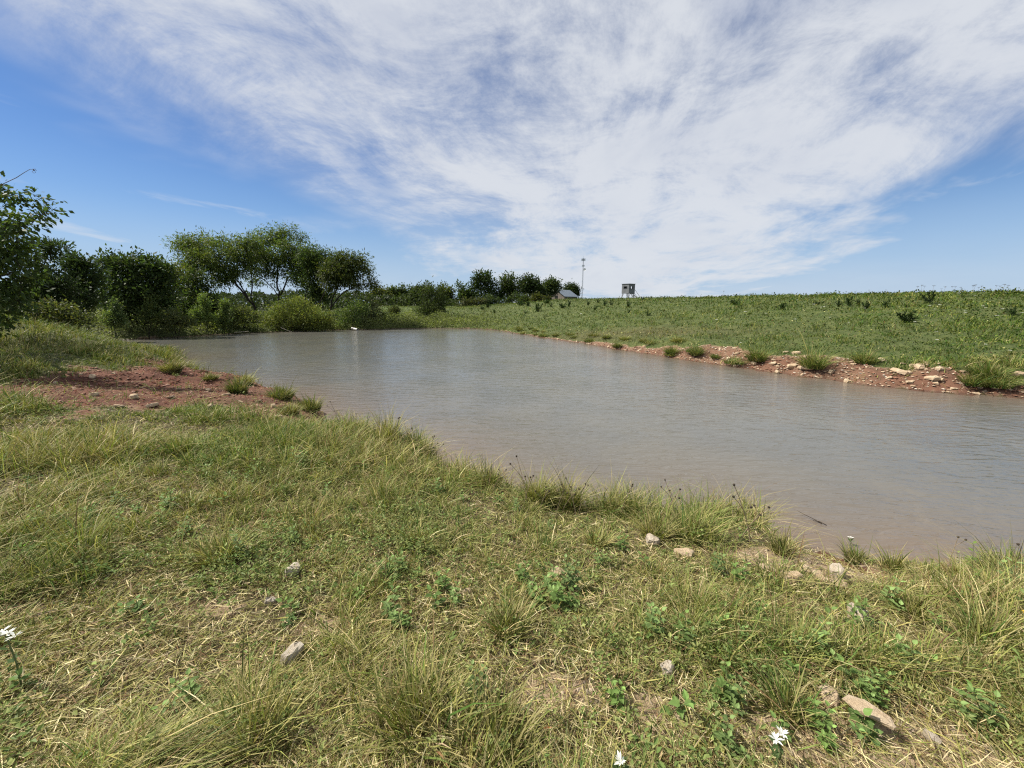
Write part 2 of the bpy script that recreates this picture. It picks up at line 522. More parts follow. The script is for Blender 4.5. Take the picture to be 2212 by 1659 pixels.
ny, nx = shp
ii = (np.arange(ny - 1)[:, None] * nx + np.arange(nx - 1)[None]).ravel()
quads = np.stack([ii, ii + 1, ii + nx + 1, ii + nx], 1)
o_, right_, far_, near_ = side_weights(fx, fy)

m, gg = new_mat('ground')
pos = geovec(gg)
att = gg.n('ShaderNodeAttribute', attribute_name='Col')
spc = gg.n('ShaderNodeSeparateColor'); gg.put(spc.inputs[0], att.outputs['Color'])
bare_s, red_s, green_s = spc.outputs
n1 = gg.noise(pos, 2.2, 8, .65)
n2 = gg.noise(pos, 14, 6, .7)
n3 = gg.noise(pos, 70, 4, .7)
litter = gg.mix(gg.mr(n2, .35, .65), (.055, .042, .022), (.135, .102, .052))
greeny = gg.mix(gg.mr(n1, .35, .65), (.050, .075, .018), (.095, .115, .032))
cover = gg.mix(green_s, litter, greeny)
tan = gg.mix(gg.mr(n2, .3, .7), (.27, .19, .11), (.44, .325, .21))
tan = gg.mix(gg.mr(n3, .45, .7, 0, .6), tan, (.20, .13, .075))
rd = gg.mix(gg.mr(n1, .35, .65), (.082, .033, .020), (.150, .064, .038))
rd = gg.mix(gg.mr(n3, .5, .7, 0, .4), rd, (.23, .115, .075))
soil = gg.mix(red_s, tan, rd)
bm = gg.mr(gg.m('ADD', bare_s, gg.m('MULTIPLY', gg.m('SUBTRACT', n2, .5), .7)), .3, .6)
colr = gg.mix(bm, cover, soil)
# damp soil close to the water line (z just above 0)
spz = gg.n('ShaderNodeSeparateXYZ'); gg.put(spz.inputs[0], pos)
wet = gg.mr(spz.outputs[2], .075, .02)
colr = gg.mix(gg.m('MULTIPLY', wet, .75), colr, (.085, .045, .028))
bh = gg.m('ADD', gg.m('MULTIPLY', n2, .6), gg.m('MULTIPLY', n3, .35))
finish(m, gg, pbsdf(gg, colr, gg.mr(wet, 0, 1, .95, .45), .25, bump(gg, bh, .9, .05)))
M_GROUND = m
green_amt = np.clip(right_ * .9 + far_ * .9 + near_ * sst(np.hypot(fx, fy), 7, 15) * .6, 0, 1) * (1 - .55 * dry)
me = make_mesh('ground', np.stack([fx, fy, hz], 1), [quads], M_GROUND, True, np.stack([bare, red, green_amt], 1))
tag(link('ground', me), 'grassy land of red soil rising round the pond', 'ground', kind='structure')

# ------------------------------------------------------------------ pond water
m, gg = new_mat('pond_water')
pos = geovec(gg)
mp = gg.n('ShaderNodeMapping'); gg.put(mp.inputs[0], pos)
mp.inputs['Rotation'].default_value = (0, 0, math.radians(22))
mp.inputs['Scale'].default_value = (1., 3.0, 1.)
r1 = gg.noise(mp.outputs[0], 1.9, 3, .5, .5)
mp2 = gg.n('ShaderNodeMapping'); gg.put(mp2.inputs[0], pos)
mp2.inputs['Rotation'].default_value = (0, 0, math.radians(14))
mp2.inputs['Scale'].default_value = (1., 2.8, 1.)
r2 = gg.noise(mp2.outputs[0], 5.0, 3, .55, .3)
r0 = gg.noise(pos, .22, 3, .5)
calm = gg.mr(r0, .35, .65, .65, 1.15)
hgt = gg.m('MULTIPLY', gg.m('ADD', gg.m('MULTIPLY', r1, .80), gg.m('MULTIPLY', r2, .26)), calm)
shal = gg.n('ShaderNodeAttribute', attribute_name='Col')
sps = gg.n('ShaderNodeSeparateColor'); gg.put(sps.inputs[0], shal.outputs['Color'])
silt = gg.noise(pos, .5, 5, .6, .5)
wc = gg.mix(gg.mr(silt, .35, .65), (.114, .114, .100), (.130, .125, .103))
wc = gg.mix(sps.outputs[0], wc, (.165, .118, .080))
b = gg.n('ShaderNodeBsdfPrincipled')
gg.put(b.inputs['Base Color'], wc)
b.inputs['Roughness'].default_value = .09
b.inputs['IOR'].default_value = 1.333
gg.put(b.inputs['Normal'], bump(gg, hgt, 1., .044))
finish(m, gg, b.outputs[0])
wx = np.arange(-38, 24.01, .25); wy = np.arange(-4, 46.01, .25)
WX, WY = np.meshgrid(wx, wy)
wsd = signed_dist(WX, WY).reshape(WX.shape)
cell = np.minimum.reduce([wsd[:-1, :-1], wsd[1:, :-1], wsd[:-1, 1:], wsd[1:, 1:]]) < .12
k = len(wx)
ii = (np.arange(len(wy) - 1)[:, None] * k + np.arange(k - 1)[None])[cell]
used, inv = np.unique(np.stack([ii, ii + 1, ii + k + 1, ii + k], 1), return_inverse=True)
wv_ = np.stack([WX.ravel(), WY.ravel(), np.zeros(WX.size)], 1)[used]
sh_ = 0.0 + np.exp(wsd.ravel()[used] / 1.3) * np.where(np.hypot(wv_[:, 0], wv_[:, 1]) < 14, 1, .6)
me = make_mesh('pond_water', wv_, [inv.reshape(-1, 4)], m, True, np.stack([np.clip(sh_, 0, 1)] * 3, 1))
tag(link('pond_water', me), 'rippled brown pond water reflecting the cloudy sky', 'water', kind='structure')
# ------------------------------------------------------------------ grass
PAL = 1.06 * np.array([(.092, .128, .028), (.135, .160, .038), (.195, .195, .055), (.250, .235, .070), (.350, .290, .130), (.520, .435, .245), (.150, .092, .045), (.058, .108, .022)])
def palette(w, n):
    w = np.array(w, float); w /= w.sum()
    i = rng.choice(len(w), n, p=w)
    c = PAL[i] * rng.uniform(.50, 1.50, (n, 1)) * rng.uniform(.93, 1.07, (n, 3))  # wide brightness spread also stands in for highlights and shadows between blades
    return c
def blades(x, y, z, h, wd, az, lean, col, tip=None, segs=3, curl=0.):
    """curved tapering blades; lean = sideways reach / height"""
    n = len(x)
    t = np.linspace(0, 1, segs + 1)
    reach = (h * lean)[:, None] * (t ** 1.7)[None]
    up = h[:, None] * (t[None] - (.28 + curl) * np.minimum(lean, 1.6)[:, None] * t[None] ** 2.2)
    cx = x[:, None] + np.cos(az)[:, None] * reach
    cy = y[:, None] + np.sin(az)[:, None] * reach
    cz = z[:, None] + up
    fa = az + math.pi / 2 + rng.normal(0, .7, n)
    half = .5 * wd[:, None] * (1 - t[None]) ** .6
    wx_, wy_ = np.cos(fa)[:, None] * half, np.sin(fa)[:, None] * half
    L = np.stack([cx - wx_, cy - wy_, cz], 2)[:, :segs]
    R = np.stack([cx + wx_, cy + wy_, cz + half * .25], 2)[:, :segs]
    T = np.stack([cx[:, -1], cy[:, -1], cz[:, -1]], 1)[:, None]
    V = np.concatenate([L, R, T], 1)                      # n, 2*segs+1, 3
    k = 2 * segs + 1
    base = (np.arange(n) * k)[:, None]
    F = [base + np.array([[i, segs + i, segs + i + 1, i + 1]]) for i in range(segs - 1)]
    F4 = np.concatenate(F) if F else np.zeros((0, 4), int)
    F3 = base + np.array([[segs - 1, 2 * segs - 1, 2 * segs]])
    if tip is None: tip = col * 1.1
    tt = np.concatenate([t[:segs], t[:segs], [1.]])[None, :, None]
    C = col[:, None] * (1 - tt) + tip[:, None] * tt
    return V.reshape(-1, 3), F4, F3, C.reshape(-1, 3)
def join(parts):
    V, F4, F3, C, o = [], [], [], [], 0
    for v, a, b, c in parts:
        V.append(v); C.append(c)
        if len(a): F4.append(a + o)
        if len(b): F3.append(b + o)
        o += len(v)
    fs = []
    if F4: fs.append(np.concatenate(F4))
    if F3: fs.append(np.concatenate(F3))
    return np.concatenate(V), fs, np.concatenate(C)
def leaves(p, d, up, ln, wd, col, fold=.0):
    """rhombic leaves: base p, direction d, side from up"""
    s = np.cross(d, up); s /= np.linalg.norm(s, axis=1)[:, None] + 1e-9
    nrm = np.cross(s, d)
    mid = p + d * (ln * .45)[:, None] + nrm * (ln * fold)[:, None] if fold else p + d * (ln * .45)[:, None]
    V = np.stack([p, mid - s * (wd / 2)[:, None], p + d * ln[:, None], mid + s * (wd / 2)[:, None]], 1)
    n = len(p)
    F = (np.arange(n) * 4)[:, None] + np.array([[0, 1, 2, 3]])
    return V.reshape(-1, 3), F, np.zeros((0, 3), int), np.repeat(col, 4, 0)
M_GRASS = leaf_mat('grass_blade', .22, .5)
M_LEAF = leaf_mat('tree_leaf', .38, .5, (1.15, 1.12, 1.1))
M_WEED = leaf_mat('weed_leaf', .38, .5)

def in_view(x, y, margin=1.2):
    return (np.abs(x) < 1.30 * np.maximum(y, 0) + margin + .02 * np.abs(y))
def scatter(n, ymin, ymax, power=2.0, xr=1.36, margin=1.):
    if ymin < 0:      # the strips beside and behind the place the photo was taken from
        x, y = rng.uniform(-6, 6, n), rng.uniform(ymin, ymax, n)
        k = (np.abs(x) > 1.3 * y + .9) | (y < .8)
        return x[k], y[k]
    """random places with density falling off with distance"""
    u = rng.random(n)
    e = 2. - power
    if abs(e) < 1e-6: y = ymin * (ymax / ymin) ** u
    else: y = (ymin ** e + u * (ymax ** e - ymin ** e)) ** (1 / e)
    x = rng.uniform(-1, 1, n) * (xr * y + margin)
    return x, y

G = []
def keep_mask(x, y, prob_bare=.04, sdmin=.06):
    sd = sample(SDG, x, y)
    b_ = sample(BAREG, x, y)
    k = (sd > sdmin) & (rng.random(len(x)) > b_ * (1 - prob_bare)) & (rng.random(len(x)) > .86 * sparse(x, y) * (prob_bare < .4))
    return k, sd, b_

# --- near bank, 1 m to 10 m: matted mixed grass in tufts
def near_grass(n, ymin, ymax, hmul=1., wmul=1., power=2.4, tuft=.62, sc_r=.05):
    # tuft centres
    nc = max(int(n * tuft / 26), 1)
    cx, cy = scatter(nc, ymin, ymax, power)
    k, sd, b_ = keep_mask(cx, cy, .06)
    cx, cy = cx[k], cy[k]
    ch = rng.gamma(2.6, .40, len(cx)); cc = rng.random(len(cx)); cl = rng.uniform(0, 6.28, len(cx))
    per = rng.integers(14, 40, len(cx))
    idx = np.repeat(np.arange(len(cx)), per)
    a = rng.uniform(0, 2 * math.pi, len(idx)); r = sc_r * np.sqrt(rng.random(len(idx))) * (.6 + .5 * ch[idx])
    x1, y1 = cx[idx] + r * np.cos(a), cy[idx] + r * np.sin(a)
    az1 = a + rng.normal(0, .5, len(a)); h1 = ch[idx]; c1 = cc[idx]
    le1 = rng.uniform(.15, 1.1, len(a))
    x2, y2 = scatter(int(n * (1 - tuft)), ymin, ymax, power)
    az2 = rng.uniform(0, 2 * math.pi, len(x2)); h2 = rng.gamma(4, .2, len(x2)); c2 = rng.random(len(x2)); le2 = rng.uniform(.3, 2.6, len(x2))
    x, y = np.concatenate([x1, x2]), np.concatenate([y1, y2])
    az, h, c, le = [np.concatenate(q) for q in ((az1, az2), (h1, h2), (c1, c2), (le1, le2))]
    k, sd, b_ = keep_mask(x, y, .05)
    x, y, az, h, c, le, sd = [q[k] for q in (x, y, az, h, c, le, sd)]
    n_ = len(x)
    D = np.hypot(x, y)
    patch = fbm(x, y, 1.1, 4, 140); patch2 = fbm(x, y, .45, 3, 150); dryp = fbm(x, y, 1.7, 4, 160)
    hh = .076 * h * hmul * (.26 + 1.85 * sst(patch, .30, .72)) * (1 + 1.5 * sst(sd, .8, .15) * sst(fbm(x, y, .5, 2, 171), .42, .66) * (D < 12)) * (1 - .5 * sparse(x, y)) * rng.uniform(.6, 1.5, n_)
    # strands at lower left all lie over towards the right
    sweep = sst(x + .9 * y, 1.2, -.4) * sst(y, 2.1, 1.1) * .6
    az = np.where(rng.random(n_) < sweep * .8, .45 + rng.normal(0, .25, n_), az)
    le = le * (1 + .7 * sweep); hh = hh * (1 + .45 * sweep)
    hh = np.clip(hh, .02, .46)
    wd = rng.uniform(.0024, .0068, n_) * wmul * (1 + .10 * D)
    dr = sst(dryp + rng.normal(0, .1, n_) + .10 * sst(y, 4.5, 1.5), .36, .62)
    lush = sst(patch2 + rng.normal(0, .08, n_) + .25 * sst(x, -1.5, -4) * sst(y, 3, 5), .42, .62)
    col = palette([5, 6, 5, 2.4, .9, .3, 1.0, 2.4], n_)
    colg = palette([6, 6, 3, .7, .2, .1, .2, 4], n_)
    cold = palette([1, 2, 3.4, 3.6, 2.4, 1.2, 2.8, .6], n_)
    sel = rng.random(n_)
    col = np.where((sel < dr * .75)[:, None], cold, np.where((sel > 1 - lush * .95)[:, None], colg, col))
    tipc = np.where((rng.random(n_) < .30)[:, None], PAL[4] * rng.uniform(.8, 1.2, (n_, 1)), col * 1.3)  # green tips brightened in colour for highlight contrast
    z = sample(HZ, x, y) - .004
    return blades(x, y, z, hh, wd, az, le, col, tipc, 3)
def thatch(n, ymin, ymax, power=2.4):
    """dead strands lying almost flat"""
    x, y = scatter(n, ymin, ymax, power)
    k, sd, b_ = keep_mask(x, y, .50)
    x, y = x[k], y[k]; n_ = len(x)
    z = sample(HZ, x, y) + rng.uniform(.002, .03, n_)
    a = rng.uniform(0, 6.28, n_); ln = rng.uniform(.03, .13, n_)
    d = np.stack([np.cos(a), np.sin(a), rng.normal(.05, .22, n_)], 1)
    D = np.hypot(x, y)
    return leaves(np.stack([x, y, z], 1), d, np.tile([0., 0, 1.], (n_, 1)) + rng.normal(0, .5, (n_, 3)), ln, rng.uniform(.002, .0045, n_) * (1 + .1 * D),
                  palette([.2, .4, 1.2, 3, 4, 4, 3, 0], n_))
def forbs(n, ymin, ymax, power=2.2):
    """small leafy herbs woven through the turf in patches"""
    cx, cy = scatter(n // 9, ymin, ymax, power)
    k, sd, b_ = keep_mask(cx, cy, .1)
    pf = fbm(cx, cy, .8, 3, 181)
    k &= rng.random(len(cx)) < (.35 + .65 * sst(cy, 1.8, 2.6))
    k &= rng.random(len(cx)) < .08 + .8 * sst(pf + .12 * sst(sd, 1., .2), .50, .68)
    cx, cy = cx[k], cy[k]
    per = rng.integers(8, 26, len(cx)); i = np.repeat(np.arange(len(cx)), per); m_ = len(i)
    hc = rng.uniform(.03, .17, len(cx)); tone = rng.random((len(cx), 1))
    cc = np.array([[.12, .18, .05]]) * tone + np.array([[.23, .24, .08]]) * (1 - tone)
    t = rng.random(m_)
    r_ = .035 * rng.random(m_) ** .5; a = rng.uniform(0, 6.28, m_)
    x, y = cx[i] + r_ * np.cos(a), cy[i] + r_ * np.sin(a)
    D = np.hypot(x, y)
    p = np.stack([x, y, sample(HZ, x, y) + hc[i] * (.15 + .85 * t)], 1)
    d = np.stack([np.cos(a), np.sin(a), rng.normal(.35, .4, m_)], 1); d /= np.linalg.norm(d, axis=1)[:, None]
    ln = rng.uniform(.014, .034, m_) * (1 + .05 * D)
    c = cc[i] * np.exp(.22 * rng.normal(0, 1, (m_, 1)))
    return leaves(p, d, rng.normal(0, .4, (m_, 3)) + [0, 0, 1.], ln, ln * rng.uniform(.25, .6, m_), c, .12)
Q = QUAL
near_parts = [near_grass(int(150000 * Q), -1.5, 3.2, 1., 1.5), thatch(int(20000 * Q), -1.5, 3.),
              near_grass(int(460000 * Q), .75, 4.2, power=2.2), near_grass(int(240000 * Q), 4.2, 13., 1.15, 1.3, 2.3, sc_r=.07),
              thatch(int(115000 * Q), .75, 5.), thatch(int(30000 * Q), 5., 10.), forbs(int(130000 * Q), .8, 4.5), forbs(int(70000 * Q), 4.5, 13.)]
V, fs, C = join(near_parts)
tag(link('grass', make_mesh('grass', V, fs, M_GRASS, False, C)), 'matted green and straw grass covering the near bank', 'grass', kind='stuff')

# --- left mound, 9 m to 30 m
x, y = rng.uniform(-40, -4, int(170000 * Q)), rng.uniform(5, 27, int(170000 * Q))
k, sd, b_ = keep_mask(x, y, .015)
D = np.hypot(x, y)
k &= in_view(x, y, 2.) & (D > 10.5) & (y < 26) & (rng.random(len(x)) < np.clip(16 / D, 0, 1) ** 1.0)
x, y, sd, D = x[k], y[k], sd[k], D[k]
n_ = len(x)
pt = fbm(x, y, 2.2, 4, 210)
hh = (.10 + .34 * sst(pt, .3, .7)) * rng.uniform(.5, 1.3, n_)
col = np.where((rng.random(n_) < sst(fbm(x, y, 3., 3, 220), .4, .65) * .8)[:, None], palette([1, 3, 5, 4, 2, .6, 1.2, .8], n_), palette([5, 5, 4, 1.2, .4, .1, .6, 3], n_)) * .82
V, fs, C = join([blades(x, y, sample(HZ, x, y) - .01, hh, rng.uniform(.008, .016, n_) * (D / 14), rng.normal(.1, 1.0, n_), rng.uniform(.2, 1.3, n_), col, col * 1.25, 2)])
tag(link('mound_grass', make_mesh('mound_grass', V, fs, M_GRASS, False, C)), 'taller yellowish grass over the mound beside the red dirt', 'grass', kind='stuff')

# --- right slope and the meadow beyond the pond
def slope_cover(n, ymin, ymax, power, label):
    x, y = scatter(n, ymin, ymax, power, 1.4, 2.)
    sd = sample(SDG, x, y)
    o, right, far, near = side_weights(x, y)
    b_ = sample(BAREG, x, y)
    wobx = fbm(x, y, .9, 3, 230)
    k = (sd > .12) & (right + far > .5) & (rng.random(n) > b_ * .96) & (o < 42)
    x, y, sd, o, far, right = [q[k] for q in (x, y, sd, o, far, right)]
    n_ = len(x); D = np.hypot(x, y)
    clump = fbm(x, y, 1.0, 4, 240, .6); big = fbm(x, y, 6., 4, 250); dryv = sample(DRYG, x, y)
    hh = (.05 + .22 * sst(clump, .32, .70)) * (.7 + .7 * big) * rng.uniform(.5, 1.35, n_) * (1 - .45 * dryv) * (1 + .6 * far)
    wd = rng.uniform(.012, .026, n_) * np.clip(D / 18, .7, 3.2)
    base = palette([6, 5, 2.4, .8, .3, .1, .3, 7], n_)
    oliv = palette([3, 5, 4, 2.0, .6, .1, .6, 3], n_)
    dry_ = palette([.5, 1.4, 3, 4, 3, 1.5, 3, .2], n_)
    s1 = sst(big + rng.normal(0, .09, n_), .42, .62)
    col = np.where((rng.random(n_) < s1 * .75)[:, None], oliv, base)
    col = np.where((rng.random(n_) < np.clip(dryv * 1.2 + sst(sd, 1.6, .2) * .5, 0, .9))[:, None], dry_, col)
    col = col * np.array([.80, .86, .66]) * (.85 + .35 * sst(fbm(x, y, 2.2, 3, 266), .35, .65))[:, None]
    z = sample(HZ, x, y) - .01
    A = blades(x, y, z, hh, wd, rng.uniform(0, 6.28, n_), rng.uniform(.15, 1.2, n_), col, col * 1.2, 2)
    # leafy forbs among the blades
    m_ = n_ // 2
    i = rng.choice(n_, m_)
    p = np.stack([x[i] + rng.normal(0, .08, m_), y[i] + rng.normal(0, .08, m_), z[i] + hh[i] * rng.uniform(.35, 1.0, m_)], 1)
    d = rng.normal(0, 1, (m_, 3)); d[:, 2] = np.abs(d[:, 2]) * .6; d /= np.linalg.norm(d, axis=1)[:, None]
    ln = rng.uniform(.04, .085, m_) * np.clip(D[i] / 18, .8, 3.)
    B = leaves(p, d, rng.normal(0, 1, (m_, 3)) + [0, 0, 1.5], ln, ln * .55, col[i] * rng.uniform(.6, .95, (m_, 1)))
    V, fs, C = join([A, B])
    return V, fs, C
V, fs, C = slope_cover(int(230000 * Q), 8.5, 95, 1.75, '')
tag(link('meadow_grass', make_mesh('meadow_grass', V, fs, M_GRASS, False, C)), 'clumpy bright green meadow growth on the slope beyond the pond', 'grass', kind='stuff')
# ------------------------------------------------------------------ trees
M_BARK = plain_mat('bark', (.022, .018, .014), (.045, .036, .028), .9, 5., .1, .6, .03)
M_TWIG = plain_mat('twig', (.10, .075, .05), (.17, .13, .09), .9, 9., .1, .3, .01)
def grow(att, start, step, infl, kill, iters=90, trop=(0, 0, .08)):
    """branches that grow towards a cloud of points; start = list of polylines (shared first point allowed)"""
    nodes, par = [], []
    for pl in start:
        prev = pl[0] if isinstance(pl[0], (int, np.integer)) else -1
        pts = pl[1:] if prev >= 0 else pl
        for p in pts:
            nodes.append(np.array(p, float)); par.append(prev); prev = len(nodes) - 1
    P_ = np.array(nodes); par = list(par)
    trop = np.array(trop)
    A = att.copy()
    def near(A, P_):
        d = ((A[:, None, :] - P_[None]) ** 2).sum(2)
        j = d.argmin(1)
        return np.sqrt(d[np.arange(len(A)), j]), j
    nd, nj = near(A, P_)
    for it in range(iters):
        act = nd < infl
        if not act.any():
            if len(A) == 0: break
            act = nd <= nd.min() + step * 2
        src = nj[act]
        v = A[act] - P_[src]
        v /= np.linalg.norm(v, axis=1)[:, None] + 1e-9
        uq, inv = np.unique(src, return_inverse=True)
        s = np.zeros((len(uq), 3)); np.add.at(s, inv.ravel(), v)
        s = s / (np.linalg.norm(s, axis=1)[:, None] + 1e-9) + trop + rng.normal(0, .16, s.shape)
        s /= np.linalg.norm(s, axis=1)[:, None]
        new = P_[uq] + s * step
        dd = np.sqrt(((new[:, None] - P_[None]) ** 2).sum(2)); dd[np.arange(len(uq)), uq] = 9
        ok = dd.min(1) > step * .45
        if not ok.any():
            A, nd, nj = A[~act], nd[~act], nj[~act]
            if len(A) == 0: break
            continue
        new, uq = new[ok], uq[ok]
        o = len(P_)
        P_ = np.concatenate([P_, new]); par += list(uq)
        d2, j2 = near(A, new)
        up = d2 < nd
        nd = np.where(up, d2, nd); nj = np.where(up, j2 + o, nj)
        k = nd > kill
        A, nd, nj = A[k], nd[k], nj[k]
        if len(A) == 0 or len(P_) > 5200: break
    return P_, np.array(par)
def radii(P_, par, tip, power=2.4, maxr=1e9):
    r = np.zeros(len(P_)); 
    for i in range(len(P_) - 1, -1, -1):
        if r[i] == 0: r[i] = tip ** power
        if par[i] >= 0: r[par[i]] += r[i]
    return np.minimum(r ** (1 / power), maxr)
def branch_mesh(P_, par, r, k=5, taper_min=0.):
    i = np.where((par >= 0) & (r >= taper_min))[0]
    a, b_ = P_[par[i]], P_[i]
    ra, rb = np.minimum(r[par[i]], r[i] * 1.6), r[i]
    t = b_ - a; L = np.linalg.norm(t, axis=1)[:, None] + 1e-9; t = t / L
    b2 = b_ + t * (rb[:, None] * .3)
    ref = np.where(np.abs(t[:, 2:3]) < .8, np.array([[0, 0, 1.]]), np.array([[1., 0, 0]]))
    s = np.cross(t, ref); s /= np.linalg.norm(s, axis=1)[:, None]
    q = np.cross(t, s)
    th = np.arange(k) * 2 * math.pi / k
    ringv = np.cos(th)[None, :, None] * s[:, None] + np.sin(th)[None, :, None] * q[:, None]
    V = np.concatenate([a[:, None] + ringv * ra[:, None, None], b2[:, None] + ringv * rb[:, None, None]], 1)
    base = (np.arange(len(i)) * 2 * k)[:, None, None]
    f = np.array([[j, (j + 1) % k, k + (j + 1) % k, k + j] for j in range(k)])
    return V.reshape(-1, 3), (base + f[None]).reshape(-1, 4)
def ellipsoid_points(c, r, n):
    d = rng.normal(0, 1, (n, 3)); d /= np.linalg.norm(d, axis=1)[:, None]
    return np.array(c) + d * (rng.random((n, 1)) ** (1 / 2.4)) * np.array(r)

def tree(name, label, cat, base, Y, blobs, leaf=(.2, .075), nleaf=9000, col=(.055, .085, .028), colvar=.3, guides=None, group=None, step=.45, natt=700,
         droop=.25, spread=.34, tip=.012, stems=1, depth=.8, crown='crown', trunk='trunk', warm=.25, flat=1., trop=(0, 0, .08), minr=0., maxr=.34, trans=None, upright=0.):
    """base = (u, v) or world point; blobs = [(u, v, ru, rv, dy)] at distance Y"""
    k = Y / FPX
    if len(base) == 2:
        b_ = at(base[0], base[1], Y); b_[2] = zat(b_[0], b_[1]) - .05
    else: b_ = np.array(base, float)
    vol = np.array([q[2] * q[3] for q in blobs], float)
    att = []
    for q, vv in zip(blobs, vol / vol.sum()):
        c = at(q[0], q[1], Y + (q[4] if len(q) > 4 else 0))
        rx, rz = q[2] * k, q[3] * k
        att.append(ellipsoid_points(c, (rx, min(rx, 1.6 * rz) * depth, rz), max(int(natt * vv), 6)))
    att = np.concatenate(att)
    att = att[att[:, 2] > sample(HZ, att[:, 0], att[:, 1]) + .12]
    # ragged holes
    hole = fbm(att[:, 0] + att[:, 2] * .7, att[:, 2] * 1.3 + att[:, 1] * .6, max(1.3 * step / .45, .3), 3, 400 + len(att))
    att = att[hole > (.42 if name == 'willow_tree' else .37)]
    start = []
    if guides:
        start.append([b_])
        for gd in guides:
            start.append([0] + [at(q[0], q[1], Y + (q[2] if len(q) > 2 else 0)) for q in gd])
    else:
        for s_ in range(stems):
            bb = b_ + np.array([rng.normal(0, .12), rng.normal(0, .12), 0]) * (stems > 1) * (step / .3)
            start.append([bb, bb + np.array([rng.normal(0, .03), 0, step * .6])])
    # subdivide long guide segments
    st2 = []
    for pl in start:
        if isinstance(pl[0], (int, np.integer)):
            out = [pl[0]]; prev = b_
            pts = pl[1:]
        else:
            out = [pl[0]]; prev = pl[0]; pts = pl[1:]
        for p in pts:
            L = np.linalg.norm(p - prev); n_ = max(int(L / step), 1)
            for i in range(1, n_ + 1):
                jit = rng.normal(0, .05 * step / .45, 3) if i < n_ else 0
                out.append(prev + (p - prev) * i / n_ + jit)
            prev = p
        st2.append(out)
    P_, par = grow(att, st2, step, step * 9, step * .75, trop=trop)
    r = radii(P_, par, tip, maxr=maxr)
    root = empty(name, b_, label, cat, group)
    V, F = branch_mesh(P_, par, r, 6 if Y < 60 else 4, minr)
    tr = link(trunk, make_mesh(name + '_wood', V - b_, [F], M_BARK, True), root)
    # leaves round the fine twigs
    nc = np.bincount(par[par >= 0], minlength=len(P_))
    wgt = np.where(nc == 0, 3., np.where(r < tip * 2.2, 1., .0))
    wgt = np.where(P_[:, 2] > b_[2] + .1, wgt, 0)
    n_ = int(nleaf * QUAL)
    # each leafy sprig sits at a crown point and belongs to the nearest twig
    tw = np.where(wgt > 0)[0]
    dm = ((att[:, None] - P_[tw][None]) ** 2).sum(2)
    near_i = tw[dm.argmin(1)]; okk = np.sqrt(dm.min(1)) < step * 1.5
    anc, anc_i = att[okk], near_i[okk]
    anc = np.concatenate([anc * .7 + P_[anc_i] * .3, P_[tw]]); anc_i = np.concatenate([anc_i, tw])
    j_ = rng.choice(len(anc), n_)
    i = anc_i[j_]
    off = rng.normal(0, 1, (n_, 3)) * spread * np.array([1, 1, flat])
    p = anc[j_] + off
    p[:, 2] = np.maximum(p[:, 2], sample(HZ, p[:, 0], p[:, 1]) + .02)
    twd = P_[i] - P_[np.maximum(par[i], 0)]
    d = rng.normal(0, .75, (n_, 3)) + off / (spread + 1e-6) * .5 + twd / (step + 1e-9) * .4
    d[:, 2] += upright - droop * 1.2
    d /= np.linalg.norm(d, axis=1)[:, None] + 1e-9
    up = rng.normal(0, .6, (n_, 3)) + np.array([0, 0, 1.])
    s_ = rng.uniform(.6, 1.35, n_)
    tc = rng.normal(0, 1, len(P_))[i]
    cl = fbm(p[:, 0] * 1.0 + p[:, 1] * .4, p[:, 2] + p[:, 1] * .3, step * 3.5, 3, 33)
    c = np.array(col)[None] * np.exp(colvar * (.45 * rng.normal(0, 1, (n_, 1)) + .3 * tc[:, None] + 1.6 * (cl[:, None] - .5)))
    wm = (rng.random(n_) < warm)[:, None]
    c = np.where(wm, c * np.array([1.45, 1.2, .85]), c)
    Vl, Fl, _, Cl = leaves(p, d, up, leaf[0] * s_, leaf[1] * s_, c)
    link(crown, make_mesh(name + '_leaves', Vl - b_, [Fl], M_LEAF, False, Cl), root)
    return root

DG, MG, LG = (.040, .064, .020), (.060, .088, .026), (.105, .145, .040)
# left edge: broadleaf tree with long leafy sprays against the sky
tree('fruit_tree', 'broadleaf tree with large leaves on sprays reaching in at the left edge', 'tree', (-13.6, 10.2, 1.6), 9.4,
     [(50, 432, 34, 9), (98, 456, 28, 11, .3), (40, 486, 48, 16, -.3), (-20, 415, 34, 22), (10, 522, 50, 20), (-70, 500, 90, 80), (20, 555, 48, 28, .5), (-60, 600, 100, 60),
      (25, 620, 48, 48, .6), (-60, 680, 90, 40), (15, 668, 40, 26), (-150, 430, 120, 85, 3.6), (-120, 560, 110, 80, 3.8), (-190, 500, 110, 100, 2.)],  # deepest blobs: unseen crown added to cast shade on the mound
     leaf=(.115, .062), nleaf=16000, col=(.046, .072, .024), step=.16, natt=2200, droop=.45, spread=.085, tip=.0035, warm=.2, maxr=.11, depth=1., trop=(.05, 0, .05),
     guides=[[(-160, 640), (-110, 520), (-60, 450), (0, 425), (60, 415), (118, 436)], [(-130, 560), (-60, 520), (20, 490), (80, 465), (122, 448)], [(-120, 640), (-50, 610), (20, 590), (60, 570)]])
